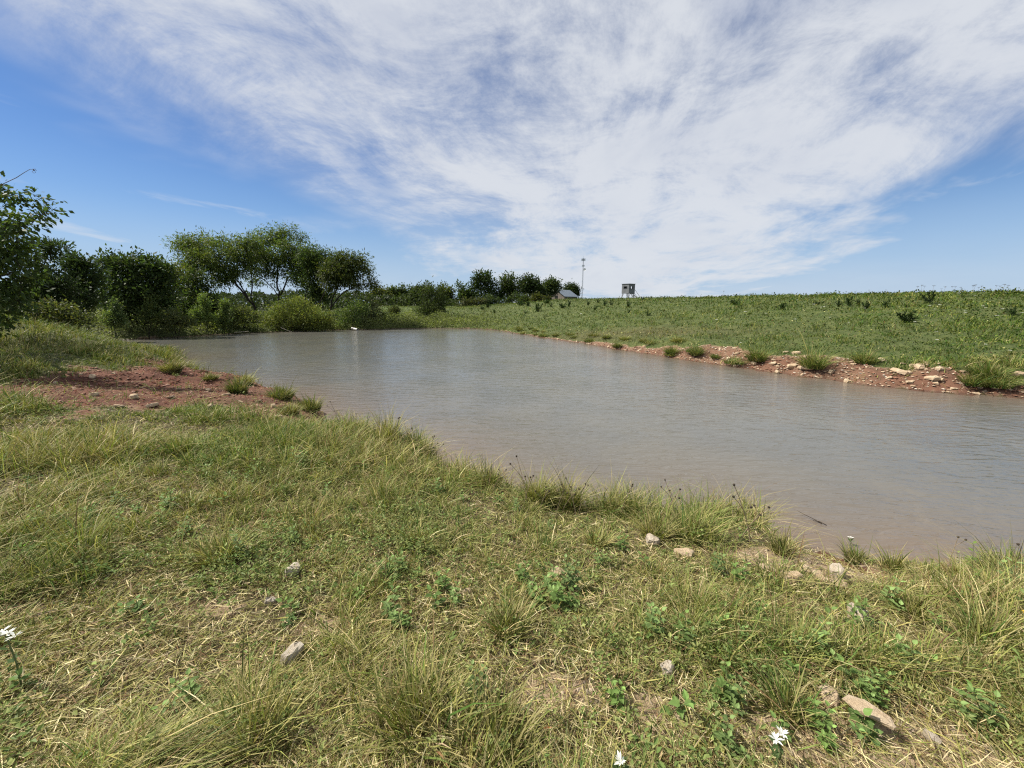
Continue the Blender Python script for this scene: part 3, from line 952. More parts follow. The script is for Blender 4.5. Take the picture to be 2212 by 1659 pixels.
# thin dead shoot with a curled leaf standing above that tree
mb = MB()
sh_p = [at(-30, 425, 9.4), at(5, 398, 9.3), at(35, 384, 9.2), at(52, 373, 9.2), at(64, 366, 9.2), at(76, 365, 9.2), at(79, 369, 9.2)]
ft = bpy.data.objects['fruit_tree']
mb.tube([p - np.array(ft.location) for p in sh_p], [.008, .007, .006, .005, .004, .004, .003], 5)
mb.build('dead_shoot', [M_TWIG], ft)
mb = MB()
c_ = at(72, 370, 9.2) - np.array(ft.location)
for a_ in range(5):
    mb.add([c_ + np.array([.02 * math.cos(a_ * 1.3), .01 * a_ - .02, .02 * math.sin(a_ * 1.3)]), c_ + np.array([.045 * math.cos(a_ * 1.3 + .5), .012, .04 * math.sin(a_ * 1.3 + .5)]),
            c_ + np.array([.03 * math.cos(a_ * 1.3 + 1.4), .0, .045 * math.sin(a_ * 1.3 + 1.4)])], [(0, 1, 2)])
M_DEAD = plain_mat('dead_leaf', (.06, .035, .02), (.1, .06, .035), .8)
mb.build('curled_leaf', [M_DEAD], ft)

# dark cedars and broadleaf thicket at the left
CED = dict(leaf=(.20, .07), droop=-.25, spread=.17, col=(.042, .064, .024), colvar=.4, warm=.08, step=.4, flat=.7, upright=.35)
tree('cedar_tree', 'dark ragged cedar with a leaning top, first behind the left edge tree', 'tree', (105, 690), 21, [(100, 540, 22, 22), (125, 532, 22, 10), (85, 575, 40, 26), (110, 620, 55, 34), (70, 650, 55, 34), (120, 665, 50, 24)], nleaf=8500, natt=800, **CED)
tree('cedar_tree', 'dark cedar with a thin pointed tip between two taller dark trees', 'tree', (165, 690), 24, [(150, 552, 6, 12), (158, 575, 18, 20), (175, 570, 20, 14), (185, 600, 30, 26), (165, 640, 44, 40)], nleaf=7500, natt=700, **CED)
tree('thicket_tree', 'dense dark green broadleaf tree with a bumpy round top', 'tree', (300, 692), 31, [(250, 575, 36, 24), (290, 570, 40, 22), (330, 582, 32, 26), (265, 625, 55, 44), (325, 630, 50, 46), (350, 600, 22, 30), (290, 665, 60, 28)],
     leaf=(.26, .13), nleaf=12500, natt=1300, col=(.052, .080, .026), colvar=.5, step=.5, stems=3, droop=.1, spread=.24, upright=.3, warm=.15)
tree('thicket_tree', 'yellowish green broadleaf tree showing behind the round topped thicket', 'tree', (385, 690), 38, [(365, 592, 18, 20), (392, 600, 22, 22), (375, 640, 30, 42), (405, 650, 24, 34)],
     leaf=(.26, .12), nleaf=5500, natt=600, col=(.095, .120, .035), step=.5, stems=2, droop=.1, spread=.26, warm=.45)
tree('thicket_tree', 'dark leafy tree under the left limb of the willow', 'tree', (430, 690), 36, [(425, 610, 26, 24), (445, 640, 30, 34), (420, 665, 40, 26), (465, 660, 20, 24)],
     leaf=(.24, .12), nleaf=6000, natt=600, col=(.055, .082, .028), step=.45, stems=2, droop=.1, spread=.25)

# willows on the far bank
WIL = dict(leaf=(.30, .085), droop=.55, colvar=.42, spread=.27, step=.42, tip=.0125, warm=.35, depth=.75)
tree('willow_tree', 'willow leaning left over the bank with long dark limbs', 'tree', (556, 682), 43,
     [(402, 535, 32, 22), (430, 528, 44, 22, 1), (475, 536, 46, 26), (440, 562, 42, 24, -1), (490, 575, 44, 26), (525, 542, 36, 26, -1), (404, 568, 20, 16), (545, 565, 26, 30), (480, 602, 32, 12), (535, 528, 28, 16), (420, 585, 22, 10)],
     nleaf=19000, natt=1250, col=(.075, .104, .030), maxr=.30,
     guides=[[(552, 668), (540, 652), (520, 625), (500, 600), (470, 580), (440, 562)], [(550, 664), (534, 640), (518, 612), (500, 590), (492, 570)], [(550, 660), (542, 640), (545, 615), (542, 590), (545, 570)], [(545, 655), (515, 640), (490, 636)]], **WIL)
tree('willow_tree', 'tallest willow with a forked trunk and high rounded crown', 'tree', (604, 684), 46,
     [(582, 520, 36, 22), (620, 512, 38, 20, 1), (560, 548, 36, 22), (600, 552, 44, 28, -1), (645, 538, 38, 28), (575, 588, 26, 14), (662, 568, 30, 30, 1), (628, 590, 28, 18), (600, 510, 28, 15), (548, 604, 18, 12), (600, 615, 16, 9)],
     nleaf=19000, natt=1300, col=(.075, .108, .030), maxr=.27,
     guides=[[(604, 665), (602, 640), (592, 625), (572, 605), (555, 595)], [(603, 642), (612, 625), (622, 600), (632, 585)], [(603, 640), (598, 610), (600, 585), (598, 560)], [(604, 650), (625, 640), (648, 650)]], **WIL)
tree('willow_tree', 'dense dark willow hanging low between the forked and the right hand willows', 'tree', (662, 688), 44,
     [(655, 566, 28, 26), (680, 556, 32, 22), (665, 600, 28, 34), (690, 590, 26, 30), (660, 640, 24, 34, -1), (690, 630, 22, 24), (712, 575, 24, 20), (700, 556, 22, 14), (728, 590, 18, 18), (640, 600, 20, 22)],
     nleaf=14000, natt=1000, col=(.052, .082, .026), stems=2, maxr=.2, **WIL)
tree('willow_tree', 'willow at the right end leaning right with an airy crown', 'tree', (708, 688), 42,
     [(748, 562, 26, 15), (738, 588, 40, 27), (772, 588, 32, 22, 1), (768, 612, 30, 14), (797, 613, 20, 13), (716, 600, 24, 30), (780, 562, 16, 11), (735, 555, 18, 12)],
     nleaf=12000, natt=950, col=(.078, .104, .032), maxr=.25,
     guides=[[(712, 672), (722, 655), (738, 635), (765, 618), (795, 612)], [(712, 670), (716, 650), (728, 625), (735, 600)], [(706, 676), (690, 655), (700, 635), (722, 615)]], **WIL)
# bright willow bush at the water and the shrubs round it
BU = dict(trunk='stems', crown='foliage', step=.28, tip=.006, stems=5, maxr=.05, natt=900)
tree('willow_bush', 'broad bright green willow bush leaning over the water edge', 'bush', (640, 706), 38,
     [(610, 668, 30, 24), (645, 662, 30, 20, 1), (625, 690, 48, 22), (665, 680, 34, 24), (700, 692, 26, 18), (590, 695, 22, 16), (685, 700, 36, 12), (640, 650, 16, 8)],
     leaf=(.20, .055), nleaf=13000, col=(.150, .185, .050), colvar=.3, droop=.1, spread=.16, upright=.25, warm=.3, **{**BU, 'natt': 1500})
SH = [(110, 700, 19.5, [(75, 672, 30, 14), (115, 665, 34, 16), (150, 680, 30, 16), (180, 690, 24, 12), (120, 690, 60, 14)], (.062, .074, .030), 'low brown green bramble shrub behind the grassy mound', .14),
      (245, 715, 27, [(250, 668, 8, 20), (240, 690, 14, 16), (258, 692, 12, 14)], (.075, .105, .045), 'slim pale leafed sapling standing before the round topped thicket', .12),
      (185, 690, 24, [(165, 640, 8, 16), (172, 665, 16, 18), (190, 655, 6, 14)], (.065, .090, .036), 'slim sapling rising out of the bramble', .12),
      (325, 712, 30, [(330, 660, 10, 22), (318, 680, 18, 14), (345, 690, 20, 12)], (.068, .092, .034), 'upright light sapling by the water under the dark thicket', .14),
      (440, 708, 33, [(442, 655, 8, 22), (430, 680, 16, 16), (452, 690, 12, 12)], (.075, .105, .035), 'pale upright sapling left of the leaning willow', .14),
      (480, 705, 34, [(486, 665, 7, 18), (478, 690, 14, 12)], (.080, .110, .038), 'thin leafy sapling nearest the leaning willow trunk', .14),
      (520, 706, 36, [(520, 672, 20, 10), (540, 688, 30, 14), (500, 690, 24, 12)], (.072, .088, .030), 'low rounded shrub at the foot of the leaning willow', .14),
      (375, 712, 30, [(380, 685, 26, 14), (400, 696, 24, 10), (360, 696, 20, 10)], (.055, .066, .028), 'dull brown green shrub low on the far bank', .14),
      (760, 706, 40, [(755, 680, 24, 14), (775, 665, 22, 16), (750, 696, 26, 10)], (.060, .088, .026), 'green shrub on the bank above the white pipe', .16),
      (800, 690, 44, [(800, 665, 20, 16), (812, 682, 20, 12), (790, 684, 18, 10)], (.062, .072, .032), 'brownish shrub right of the white pipe', .16),
      (855, 690, 52, [(852, 672, 10, 9), (858, 683, 10, 7)], (.050, .060, .028), 'small dark shrub in the meadow behind the pond', .18)]
for b_u, b_v, yy, bl, cc, lab, sp_ in SH:
    tree('bank_shrub', lab, 'shrub', (b_u, b_v), yy, bl, leaf=(.15 * (yy / 30) ** .5, .075), nleaf=3000, col=tuple(1.35 * q for q in cc), spread=sp_, droop=0., upright=.3, **{**BU, 'natt': 420, 'stems': 3, 'step': .2 + .004 * yy})
tree('airy_tree', 'airy small tree with upright twiggy tops at the end of the pond', 'tree', (934, 690), 50,
     [(920, 640, 14, 16), (945, 645, 20, 20), (925, 660, 24, 18), (950, 668, 18, 14), (910, 672, 14, 12), (930, 622, 5, 10), (952, 625, 5, 9), (938, 680, 20, 8)],
     leaf=(.24, .08), nleaf=5200, natt=800, col=(.055, .078, .026), colvar=.4, step=.4, stems=3, tip=.011, droop=.1, spread=.23, upright=.3)

# trees standing far off
FAR = [(820, 655, 108, [(818, 638, 16, 14), (830, 645, 14, 10)], 'far olive tree just right of the willows', (.075, .090, .030)),
       (848, 655, 112, [(848, 636, 9, 11), (852, 645, 12, 9)], 'far small round tree, second right of the willows', (.050, .072, .024)),
       (876, 655, 112, [(878, 630, 13, 12), (872, 642, 16, 12), (890, 640, 12, 10)], 'far round topped tree, tallest of the low row left of the airy tree', (.046, .068, .024)),
       (912, 658, 100, [(905, 637, 14, 11), (920, 630, 14, 12)], 'far tree touching the left side of the airy tree', (.048, .068, .026)),
       (972, 652, 106, [(962, 634, 13, 14), (955, 645, 14, 10)], 'far tree showing over the right side of the airy tree', (.058, .074, .026)),
       (1002, 655, 104, [(1000, 628, 12, 13), (1008, 640, 15, 11)], 'lowest tree at the left end of the hilltop clump', (.046, .070, .022)),
       (1042, 656, 104, [(1042, 605, 20, 16), (1038, 625, 25, 16), (1050, 640, 22, 14), (1060, 618, 12, 12)], 'tall dark tree with a stepped crown in the hilltop clump', (.038, .062, .020)),
       (1095, 656, 106, [(1098, 606, 18, 13), (1085, 622, 22, 16), (1108, 625, 20, 16), (1095, 642, 26, 12)], 'broad rounded tree in the middle of the hilltop clump', (.048, .072, .022)),
       (1142, 654, 110, [(1140, 612, 20, 12), (1150, 622, 14, 12), (1128, 625, 14, 12)], 'dark flat topped tree with visible trunks in the hilltop clump', (.034, .054, .020)),
       (1166, 654, 112, [(1164, 634, 10, 10)], 'small dark tree between the flat topped and the open crowned trees', (.036, .054, .022)),
       (1188, 655, 116, [(1192, 614, 13, 8), (1182, 622, 12, 7), (1198, 622, 9, 6), (1186, 632, 8, 5)], 'open crowned tree with sky through it left of the house', (.040, .058, .022)),
       (1232, 655, 150, [(1232, 626, 14, 10), (1238, 634, 10, 8)], 'round tree just behind the right end of the house', (.038, .058, .022))]
for bu_, bv_, yy, bl, lab, cc in FAR:
    bl = [(q[0], q[1], q[2] * 1.22, q[3] * 1.1) for q in bl]
    tree('far_tree', lab, 'tree', (bu_, bv_), yy, bl, leaf=(.55, .30), nleaf=4200, natt=360, col=cc, colvar=.35, step=.75, tip=.035, stems=1 if yy > 108 else 2, droop=.1, spread=.5, maxr=.3)
FS = [(1030, 662, 84, [(1005, 655, 20, 9), (1035, 655, 14, 10)], 'brownish low thicket in front of the left end of the hilltop clump', (.058, .068, .030)),
      (1060, 662, 86, [(1060, 652, 20, 12)], 'dark green bush at the foot of the stepped tree', (.040, .062, .022)),
      (1105, 660, 86, [(1095, 655, 18, 9), (1115, 648, 20, 12)], 'dark bush at the foot of the broad rounded tree', (.040, .060, .022)),
      (1135, 658, 84, [(1135, 652, 14, 10)], 'small rounded bush right of the dark bushes', (.046, .064, .024)),
      (1162, 655, 82, [(1160, 647, 11, 9)], 'yellow green bush under the small dark tree', (.072, .084, .028)),
      (1185, 660, 80, [(1180, 655, 12, 5)], 'low flat bush on the slope below the open crowned tree', (.055, .066, .028))]
for bu_, bv_, yy, bl, lab, cc in FS:
    tree('slope_bush', lab, 'bush', (bu_, bv_), yy, bl, leaf=(.34, .18), nleaf=1700, natt=200, col=cc, step=.5, tip=.02, droop=0., spread=.3, **{'trunk': 'stems', 'crown': 'foliage', 'stems': 2, 'maxr': .08})
# dark wood behind the willows reads as one mass
def mass(name, label, cat_, n, fn, lf, cols, kind='stuff', droop=0., up=.3):
    p = fn(n)
    d = rng.normal(0, 1, (len(p), 3)); d[:, 2] += up - droop; d /= np.linalg.norm(d, axis=1)[:, None]
    s_ = rng.uniform(.6, 1.4, len(p))
    cl = fbm(p[:, 0] + p[:, 1] * .3, p[:, 2] * 1.4 + p[:, 1], lf[0] * 6, 3, 19)
    c = np.array(cols[0])[None] * (1 - cl[:, None]) + np.array(cols[1])[None] * cl[:, None]
    c = c * np.exp(.3 * rng.normal(0, 1, (len(p), 1)))
    V, F, _, C = leaves(p, d, rng.normal(0, .6, (len(p), 3)) + [0, 0, 1.], lf[0] * s_, lf[1] * s_, c)
    return tag(link(name, make_mesh(name, V, [F], M_LEAF, False, C)), label, cat_, kind=kind)
def wood(n):
    u = rng.uniform(-250, 990, n)
    Yw = rng.uniform(95, 135, n)
    x = (u - 1106) / FPX * Yw
    top = 636 + 9 * (fbm(u, Yw * 0, 26, 3, 41) - .5) * 2 + 8 * (fbm(u, Yw * 0 + 3, 7, 2, 45) - .5) + 8 * sst(u, 760, 900) - 12 * sst(u, 250, 0)
    zt = CAM_H + (HORIZ - top) / FPX * Yw
    zb = sample(HZ, x, Yw)
    z = zb + (zt - zb) * (rng.random(n) ** .75)
    return np.stack([x, Yw, z], 1)
mass('far_wood', 'dark distant wood seen under and between the willows', 'wood', int(34000 * QUAL), wood, (.75, .42), ((.026, .040, .017), (.062, .080, .028)))
def brush(n):
    """rank growth on the far bank, from the water edge back"""
    x = rng.uniform(-46, 2, n); y = rng.uniform(24, 60, n)
    sd = sample(SDG, x, y)
    az_ = x / y
    k = (sd > -.25) & (sd < 7 + 4 * fbm(x, y, 4, 2, 5)) & (y > 27 + 0 * x) & (az_ > -1.36)
    x, y, sd, az_ = x[k], y[k], sd[k], az_[k]
    k = rng.random(len(x)) < sst(az_, .02, -.22) * (1 - .6 * sst(sd, 3, 9)) + .05
    x, y, sd, az_ = x[k], y[k], sd[k], az_[k]
    hmax = (.22 + .85 * sst(fbm(x, y, 2.1, 3, 61), .3, .7)) * (.5 + .5 * sst(az_, -.05, -.4)) * (.75 + .5 * sst(sd, 0, 3))
    return np.stack([x, y, np.maximum(sample(HZ, x, y), 0) + hmax * rng.random(len(x)) ** .8], 1)
mass('undergrowth', 'rank dark green undergrowth along the far bank at the water', 'undergrowth', int(300000 * QUAL), brush, (.17, .075), ((.060, .080, .030), (.190, .205, .072)))
# ------------------------------------------------------------------ young cedars on the slope
def sapling_mesh(kind, seed):
    r_ = np.random.default_rng(seed)
    n_ = 420
    P0, D0 = [], []
    spikes = 5 + seed % 4 if kind == 'plume' else 14
    for s_ in range(spikes):
        a = r_.uniform(0, 6.28)
        ln = r_.uniform(.45, 1.) if kind == 'plume' else r_.uniform(.4, .62)
        tilt = r_.uniform(.05, .75) if kind == 'plume' else r_.uniform(.1, 1.25)
        d = np.array([math.cos(a) * math.sin(tilt), math.sin(a) * math.sin(tilt), math.cos(tilt)])
        for q in range(n_ // spikes):
            t = r_.random() ** .8
            P0.append(d * ln * t + r_.normal(0, .055 * (1.15 - t), 3)); D0.append(d + r_.normal(0, .45, 3))
    P0, D0 = np.array(P0), np.array(D0); P0[:, 2] = np.abs(P0[:, 2]); D0 /= np.linalg.norm(D0, axis=1)[:, None]
    s_ = r_.uniform(.09, .17, len(P0))
    c = np.array([.028, .046, .016])[None] * np.exp(.35 * r_.normal(0, 1, (len(P0), 1)))
    V, F, _, C = leaves(P0, D0, r_.normal(0, 1, (len(P0), 3)), s_, s_ * .38, c)
    return make_mesh('sapling', V, [F], M_LEAF, False, C)
plumes = [sapling_mesh('plume', s_) for s_ in (1, 2, 3, 4)]
rounds = [sapling_mesh('round', s_) for s_ in (11, 12)]
def z4(X, Y): return (1340 + .2803 * X) / 1.3889, (760 + .2803 * Y) / 1.3889
def z5(X, Y): return (2000 + .4846 * X) / 1.3889, (820 + .4846 * Y) / 1.3889
SAP = [(*z4(970, 628), 20, 'p'), (*z4(1120, 572), 9, 'p'), (*z4(1245, 580), 11, 'r'), (*z4(1305, 572), 14, 'p'), (*z4(1512, 560), 10, 'p'), (*z4(1622, 530), 9, 'p'), (*z4(1688, 562), 13, 'p'),
       (*z4(1755, 556), 10, 'p'), (*z4(1585, 612), 10, 'p'), (*z4(1940, 578), 15, 'p'), (*z4(1950, 638), 9, 'p'), (*z4(2150, 668), 11, 'p'), (*z4(2100, 495), 6, 'r'), (*z4(440, 585), 10, 'r'), (*z4(380, 600), 8, 'r'), (*z4(840, 645), 8, 'p'),
       (*z4(800, 560), 14, 'r'), (*z4(870, 565), 10, 'r'), (*z4(1070, 535), 11, 'r'), (*z4(510, 640), 7, 'r'),
       (*z5(425, 196), 15, 'r'), (*z5(715, 225), 15, 'r'), (*z5(1062, 208), 15, 'p'), (*z5(1130, 204), 21, 'p'), (*z5(1185, 195), 13, 'p'), (*z5(1232, 222), 19, 'p'), (*z5(1356, 214), 17, 'p'), (*z5(1630, 190), 26, 'p'),
       (*z5(1485, 302), 27, 'r'), (*z5(2140, 264), 23, 'p'), (*z5(930, 196), 9, 'r'), (*z5(215, 150), 9, 'p'), (*z5(1480, 212), 10, 'p'), (*z5(1800, 300), 8, 'r')]
LABS = {23: 'tallest dark cedar sapling in the row of three on the right slope', 27: 'dark cedar sapling highest on the right slope, just under the skyline', 28: 'dense round dark cedar bush standing alone on the right slope',
        29: 'cedar sapling with a browning side at the right edge of the slope', 21: 'rounded cedar sapling with a tan clump at its foot', 0: 'slim dark cedar sapling nearest the hilltop bushes'}
for i, (u, v, hp, kd) in enumerate(SAP):
    p = drop(u, v, 8)
    D = p[1]
    hgt_ = hp * D / FPX
    me = plumes[i % 4] if kd == 'p' else rounds[i % 2]
    o = link('cedar_sapling', me, None, (p[0], p[1], p[2] - .03))
    k_ = hgt_ / (.92 if kd == 'p' else .62)
    o.scale = (k_ * (1.15 if kd == 'p' else 1.0), k_, k_)
    o.rotation_euler = (0, 0, i * 1.7)
    tag(o, LABS.get(i, 'small dark cedar sapling scattered on the green slope'), 'cedar sapling', 'young cedars on the slope')
# tan dry clump at the foot of one sapling is left to the meadow growth

# ------------------------------------------------------------------ white flower heads on the slope and weeds on the crest
M_WHITE = plain_mat('white_petal', (.78, .78, .70), (.62, .62, .52), .7, 20.)
M_STEM = plain_mat('green_stem', (.10, .14, .05), (.16, .17, .07), .7, 20.)
M_DRYSTEM = plain_mat('dry_stem', (.16, .12, .075), (.28, .21, .13), .85, 20.)
M_SEED = plain_mat('seed_head', (.030, .022, .016), (.06, .045, .03), .95, 30.)
def umbel(stem_m, head_m, h, rad, spokes, name, stem_n, head_n, seed=0):
    r_ = np.random.default_rng(seed)
    root = bpy.data.objects.new(name, None); COL.objects.link(root); root.empty_display_size = .05
    a = MB(); top = np.array([.04, .02, h * .8])
    a.tube([(0, 0, -.02), (.02, .0, h * .45), top], [.006, .005, .004], 5)
    b2 = MB()
    for i in range(spokes):
        an = i * 6.28 / spokes; rr = rad * (.5 + .5 * r_.random())
        e = top + np.array([math.cos(an) * rr, math.sin(an) * rr, h * .2 * (1 - .3 * (rr / rad) ** 2)])
        a.tube([top, e], [.003, .003], 3, caps=False)
        for q in range(3):
            c_ = e + r_.normal(0, rad * .16, 3) * [1, 1, .25]
            s_ = rad * .22
            v_ = [c_ + np.array([math.cos(t) * s_, math.sin(t) * s_, 0]) for t in np.arange(6) * 1.047] + [c_ + [0, 0, s_ * .5], c_ - [0, 0, s_ * .4]]
            b2.add(v_, [(j, (j + 1) % 6, 6) for j in range(6)] + [((j + 1) % 6, j, 7) for j in range(6)])
    a.build(stem_n, [stem_m], root); b2.build(head_n, [head_m], root)
    return root
fl = umbel(M_STEM, M_WHITE, .34, .085, 8, 'white_flower', 'stem', 'flower_head', 1)
tag(fl, 'small flat white flower head standing above the green slope', 'flower', 'white flowers dotted over the slope')
FLP = [z5(*q) for q in [(105, 182), (805, 178), (912, 210), (955, 220), (968, 222), (610, 262), (1007, 283), (795, 300), (1127, 315), (1530, 318), (1665, 372), (1600, 272), (1625, 215), (1690, 215), (1660, 234), (1222, 228),
                        (1838, 250), (1842, 264), (1955, 220), (1975, 226), (1805, 145), (1900, 146), (2033, 284), (1968, 462), (2122, 500), (460, 440), (1668, 430), (480, 258), (420, 258), (2075, 240), (2200, 262), (310, 300)]]
FLP += [z4(*q) for q in [(65, 662), (140, 688), (800, 700), (590, 710), (1440, 680)]]
FLP += [(1000 / 1.3889 + X * .2260 / 1.3889, 760 / 1.3889 + Y * .2260 / 1.3889) for X, Y in [(870, 808), (905, 825), (940, 823), (1015, 828), (1185, 815), (1225, 825), (1270, 848), (1580, 826), (1680, 852), (1040, 800), (1450, 818), (430, 808)]]
first = True
for i, (u, v) in enumerate(FLP):
    p = drop(u, v + 3, 8)
    sc_ = np.clip(p[1] / 24, .8, 1.7) * random.uniform(.5, .9)
    if first: r_ = fl; fl.location = p; fl.scale = (sc_,) * 3; first = False
    else: copy_thing(fl, p, i * 1.1, sc_)
cw = umbel(M_DRYSTEM, M_SEED, .62, .10, 5, 'crest_weed', 'stem', 'seed_head', 3)  # flower stalks given dark colours to read as silhouettes
tag(cw, 'silhouette dark weed stalk with a flat flower head against the sky on the crest', 'weed', 'weed stalks along the crest')
def crest_point(u):
    d = ray(u, 640); ts = np.linspace(20, 75, 260)
    az_ = d[0] / d[1]
    ys = ts; xs = az_ * ys
    zs = sample(HZ, xs, ys)
    i = int(np.argmax((zs - CAM_H) / ys))
    return np.array([xs[i], ys[i] - .3, zs[i] - .02])
CW = [1500 + q for q in (12, 60, 118)] + [1800 + X * .1862 for X in (110, 370, 470, 560, 660, 905, 965, 985, 1090, 1190, 1215, 1310, 1345, 1400, 1550, 1560, 1605, 1645, 1740, 1805, 1855, 1885, 1945, 2030, 2060, 2165, 2190)]
for i, u in enumerate(CW):
    p = crest_point(u)
    sc_ = (.5 + .65 * random.random()) * (.7 if u < 1960 else 1.) * p[1] / 34
    if i == 0: cw.location = p; cw.scale = (sc_,) * 3
    else: copy_thing(cw, p, i * 2.3, sc_)

cws = sorted([o for o in COL.objects if o.name.startswith('crest_weed')], key=lambda o: -o.location[0] / o.location[1])
ORD0 = 'rightmost,second,third,fourth,fifth,sixth,seventh,eighth,ninth,tenth,eleventh,twelfth,thirteenth,fourteenth,fifteenth,sixteenth,seventeenth,eighteenth,nineteenth,twentieth'.split(',')
for i, o in enumerate(cws):
    o['label'] = ('rightmost silhouette dark weed stalk against the sky on the crest' if i == 0 else '%s silhouette dark weed stalk from the right against the sky on the crest' % ORD0[i]) if i < 20 else \
        'leftmost silhouette dark weed stalk against the sky on the crest' if i == len(cws) - 1 else '%s silhouette dark weed stalk from the left against the sky on the crest' % ORD0[len(cws) - 1 - i]
# ------------------------------------------------------------------ hunting blind on the crest
M_BLIND = plain_mat('weathered_panel', (.13, .135, .14), (.17, .175, .18), .8, 3.)
M_TRIM = plain_mat('blind_trim', (.09, .095, .10), (.12, .12, .125), .7, 5.)
M_POST = plain_mat('treated_post', (.10, .095, .085), (.15, .14, .12), .85, 6.)
M_DARK = plain_mat('dark_interior', (.01, .01, .01), (.015, .015, .015), .9)
YB = 70.
pb = at(1356.5, 640, YB); pb[2] = zat(pb[0], pb[1])
hb = empty('hunting_blind', pb, 'grey box hunting blind on short legs standing on the hill crest', 'hunting blind')
rzb = math.radians(38)
zt = CAM_H + (HORIZ - 616) / FPX * YB - pb[2]; zb_ = CAM_H + (HORIZ - 635) / FPX * YB - pb[2]
W_, Dp, Hh = 1.62, 1.48, zt - zb_
cz_, sz_ = math.cos(rzb), math.sin(rzb)
def loc(x, y, z): return (x * cz_ - y * sz_, x * sz_ + y * cz_, z)
T = .05
body = MB()
def wall(mb_, axis, sgn, wins):
    """a panel wall with real openings; wins = [(s0, s1, z0, z1)] along the wall"""
    half = (W_ if axis == 'y' else Dp) / 2
    cuts = sorted({-half, half} | {w_ for q in wins for w_ in q[:2]})
    for a_, b_ in zip(cuts[:-1], cuts[1:]):
        segs = [(zb_, zt)]
        for q in wins:
            if q[0] <= a_ + 1e-6 and q[1] >= b_ - 1e-6:
                segs = [(zb_, zb_ + q[2]), (zb_ + q[3], zt)]
        for z0, z1 in segs:
            c_ = ((a_ + b_) / 2, sgn * (Dp / 2 - T / 2), (z0 + z1) / 2) if axis == 'y' else (sgn * (W_ / 2 - T / 2), (a_ + b_) / 2, (z0 + z1) / 2)
            sz = (b_ - a_, T, z1 - z0) if axis == 'y' else (T, (b_ - a_), z1 - z0)
            mb_.box(loc(*c_), sz, rzb)
W1 = [(-.32, .32, Hh * .52, Hh * .74)]
# faces seen: -x side (left, lit) and -y side; turned so that a corner faces the pond
wall(body, 'x', -1, [(-.30, .38, Hh * .52, Hh * .75)])
wall(body, 'x', 1, [(-.15, .5, Hh * .48, Hh * .78)])
hw = W_ / 2
wall(body, 'y', -1, [(-.35, .28, Hh * .52, Hh * .74)])
wall(body, 'y', 1, [])
body.box(loc(0, 0, zb_ + .03), (W_ - 2 * T - .01, Dp - 2 * T - .01, .05), rzb)
body.build('cabin', [M_BLIND], hb)
rf = MB(); rf.box(loc(0, 0, zt + .035), (W_ + .16, Dp + .16, .065), rzb); rf.build('roof', [M_TRIM], hb)
for (c_, s_) in (((-W_ / 2 - .012, .04, zb_ + Hh * .635), (.02, .72, Hh * .27)), ((-.035, -Dp / 2 - .012, zb_ + Hh * .63), (.67, .02, Hh * .26))):
    fr = MB()
    ax = 1 if s_[0] < .1 else 0
    for sg in (-1, 1):
        o1 = list(c_); o1[ax] += sg * s_[ax] / 2; q1 = list(s_); q1[ax] = .05
        fr.box(loc(*o1), q1, rzb)
        o2 = list(c_); o2[2] += sg * s_[2] / 2; q2 = list(s_); q2[2] = .05; q2[ax] -= .056
        fr.box(loc(*o2), q2, rzb)
    fr.build('window_frame', [M_TRIM], hb)
for sx in (-1, 1):
    for sy in (-1, 1):
        lg = MB()
        lg.tube([loc(sx * (W_ / 2 - .1), sy * (Dp / 2 - .1), zb_), loc(sx * (W_ / 2 + .02), sy * (Dp / 2 + .02), -.25)], .055, 6)
        lg.tube([loc(sx * (W_ / 2 - .45), sy * (Dp / 2 - .1), zb_), loc(sx * (W_ / 2 - .03), sy * (Dp / 2 - .02), zb_ * .35)], .035, 5)
        lg.build('leg', [M_POST], hb)
st = MB()
s0, s1 = np.array([W_ / 2 + .1, -.1 + 0, zb_]), np.array([W_ / 2 + 1.25, -.5, -.1])
for sy in (-.28, .28):
    st.tube([loc(s0[0], s0[1] + sy, s0[2]), loc(s1[0], s1[1] + sy, s1[2])], .045, 5)
for q in range(6):
    c_ = s0 + (s1 - s0) * (q + .5) / 6
    st.box(loc(*c_), (.2, .56, .035), rzb)
st.box(loc(s0[0] + .1, s0[1], zb_ - .02), (.4, .7, .05), rzb)
st.build('stairs', [M_POST], hb)
for sy in (-.3, .3):
    hr_ = MB()
    hr_.tube([loc(s0[0], s0[1] + sy, zb_), loc(s0[0], s0[1] + sy, zb_ + .95), loc(s1[0], s1[1] + sy, .75), loc(s1[0], s1[1] + sy, -.1)], .03, 5)
    hr_.build('handrail', [M_POST], hb)

# ------------------------------------------------------------------ communication tower
M_STEEL = plain_mat('galvanised_steel', (.26, .28, .30), (.20, .22, .24), .5, 2., .5, 0., .01, .5)
M_ANT = plain_mat('antenna_grey', (.26, .29, .33), (.32, .35, .38), .5, 2.)
YT = 350.
pt_ = at(1257.5, 640, YT); pt_[2] = zat(pt_[0], pt_[1]) - .5
H_T = CAM_H + (HORIZ - 563) / FPX * YT - pt_[2]
tw = empty('communication_tower', pt_, 'tall thin grey communication tower behind the crest', 'tower')
ms = MB()
def leg_p(i, t):
    a_ = i * 2.094 + .4; r_ = .55 * (1 - .45 * t)
    return np.array([math.cos(a_) * r_, math.sin(a_) * r_, H_T * t])
for i in range(3): ms.tube([leg_p(i, 0), leg_p(i, 1)], .06, 5)
NS = 26
for s_ in range(NS):
    for i in range(3):
        ms.tube([leg_p(i, s_ / NS), leg_p((i + 1) % 3, (s_ + 1) / NS)], .03, 3, caps=False)
        ms.tube([leg_p(i, s_ / NS), leg_p((i + 1) % 3, s_ / NS)], .035, 3, caps=False)
ms.tube([(0, 0, 0), (0, 0, H_T)], .09, 5)
ms.build('mast', [M_STEEL], tw)
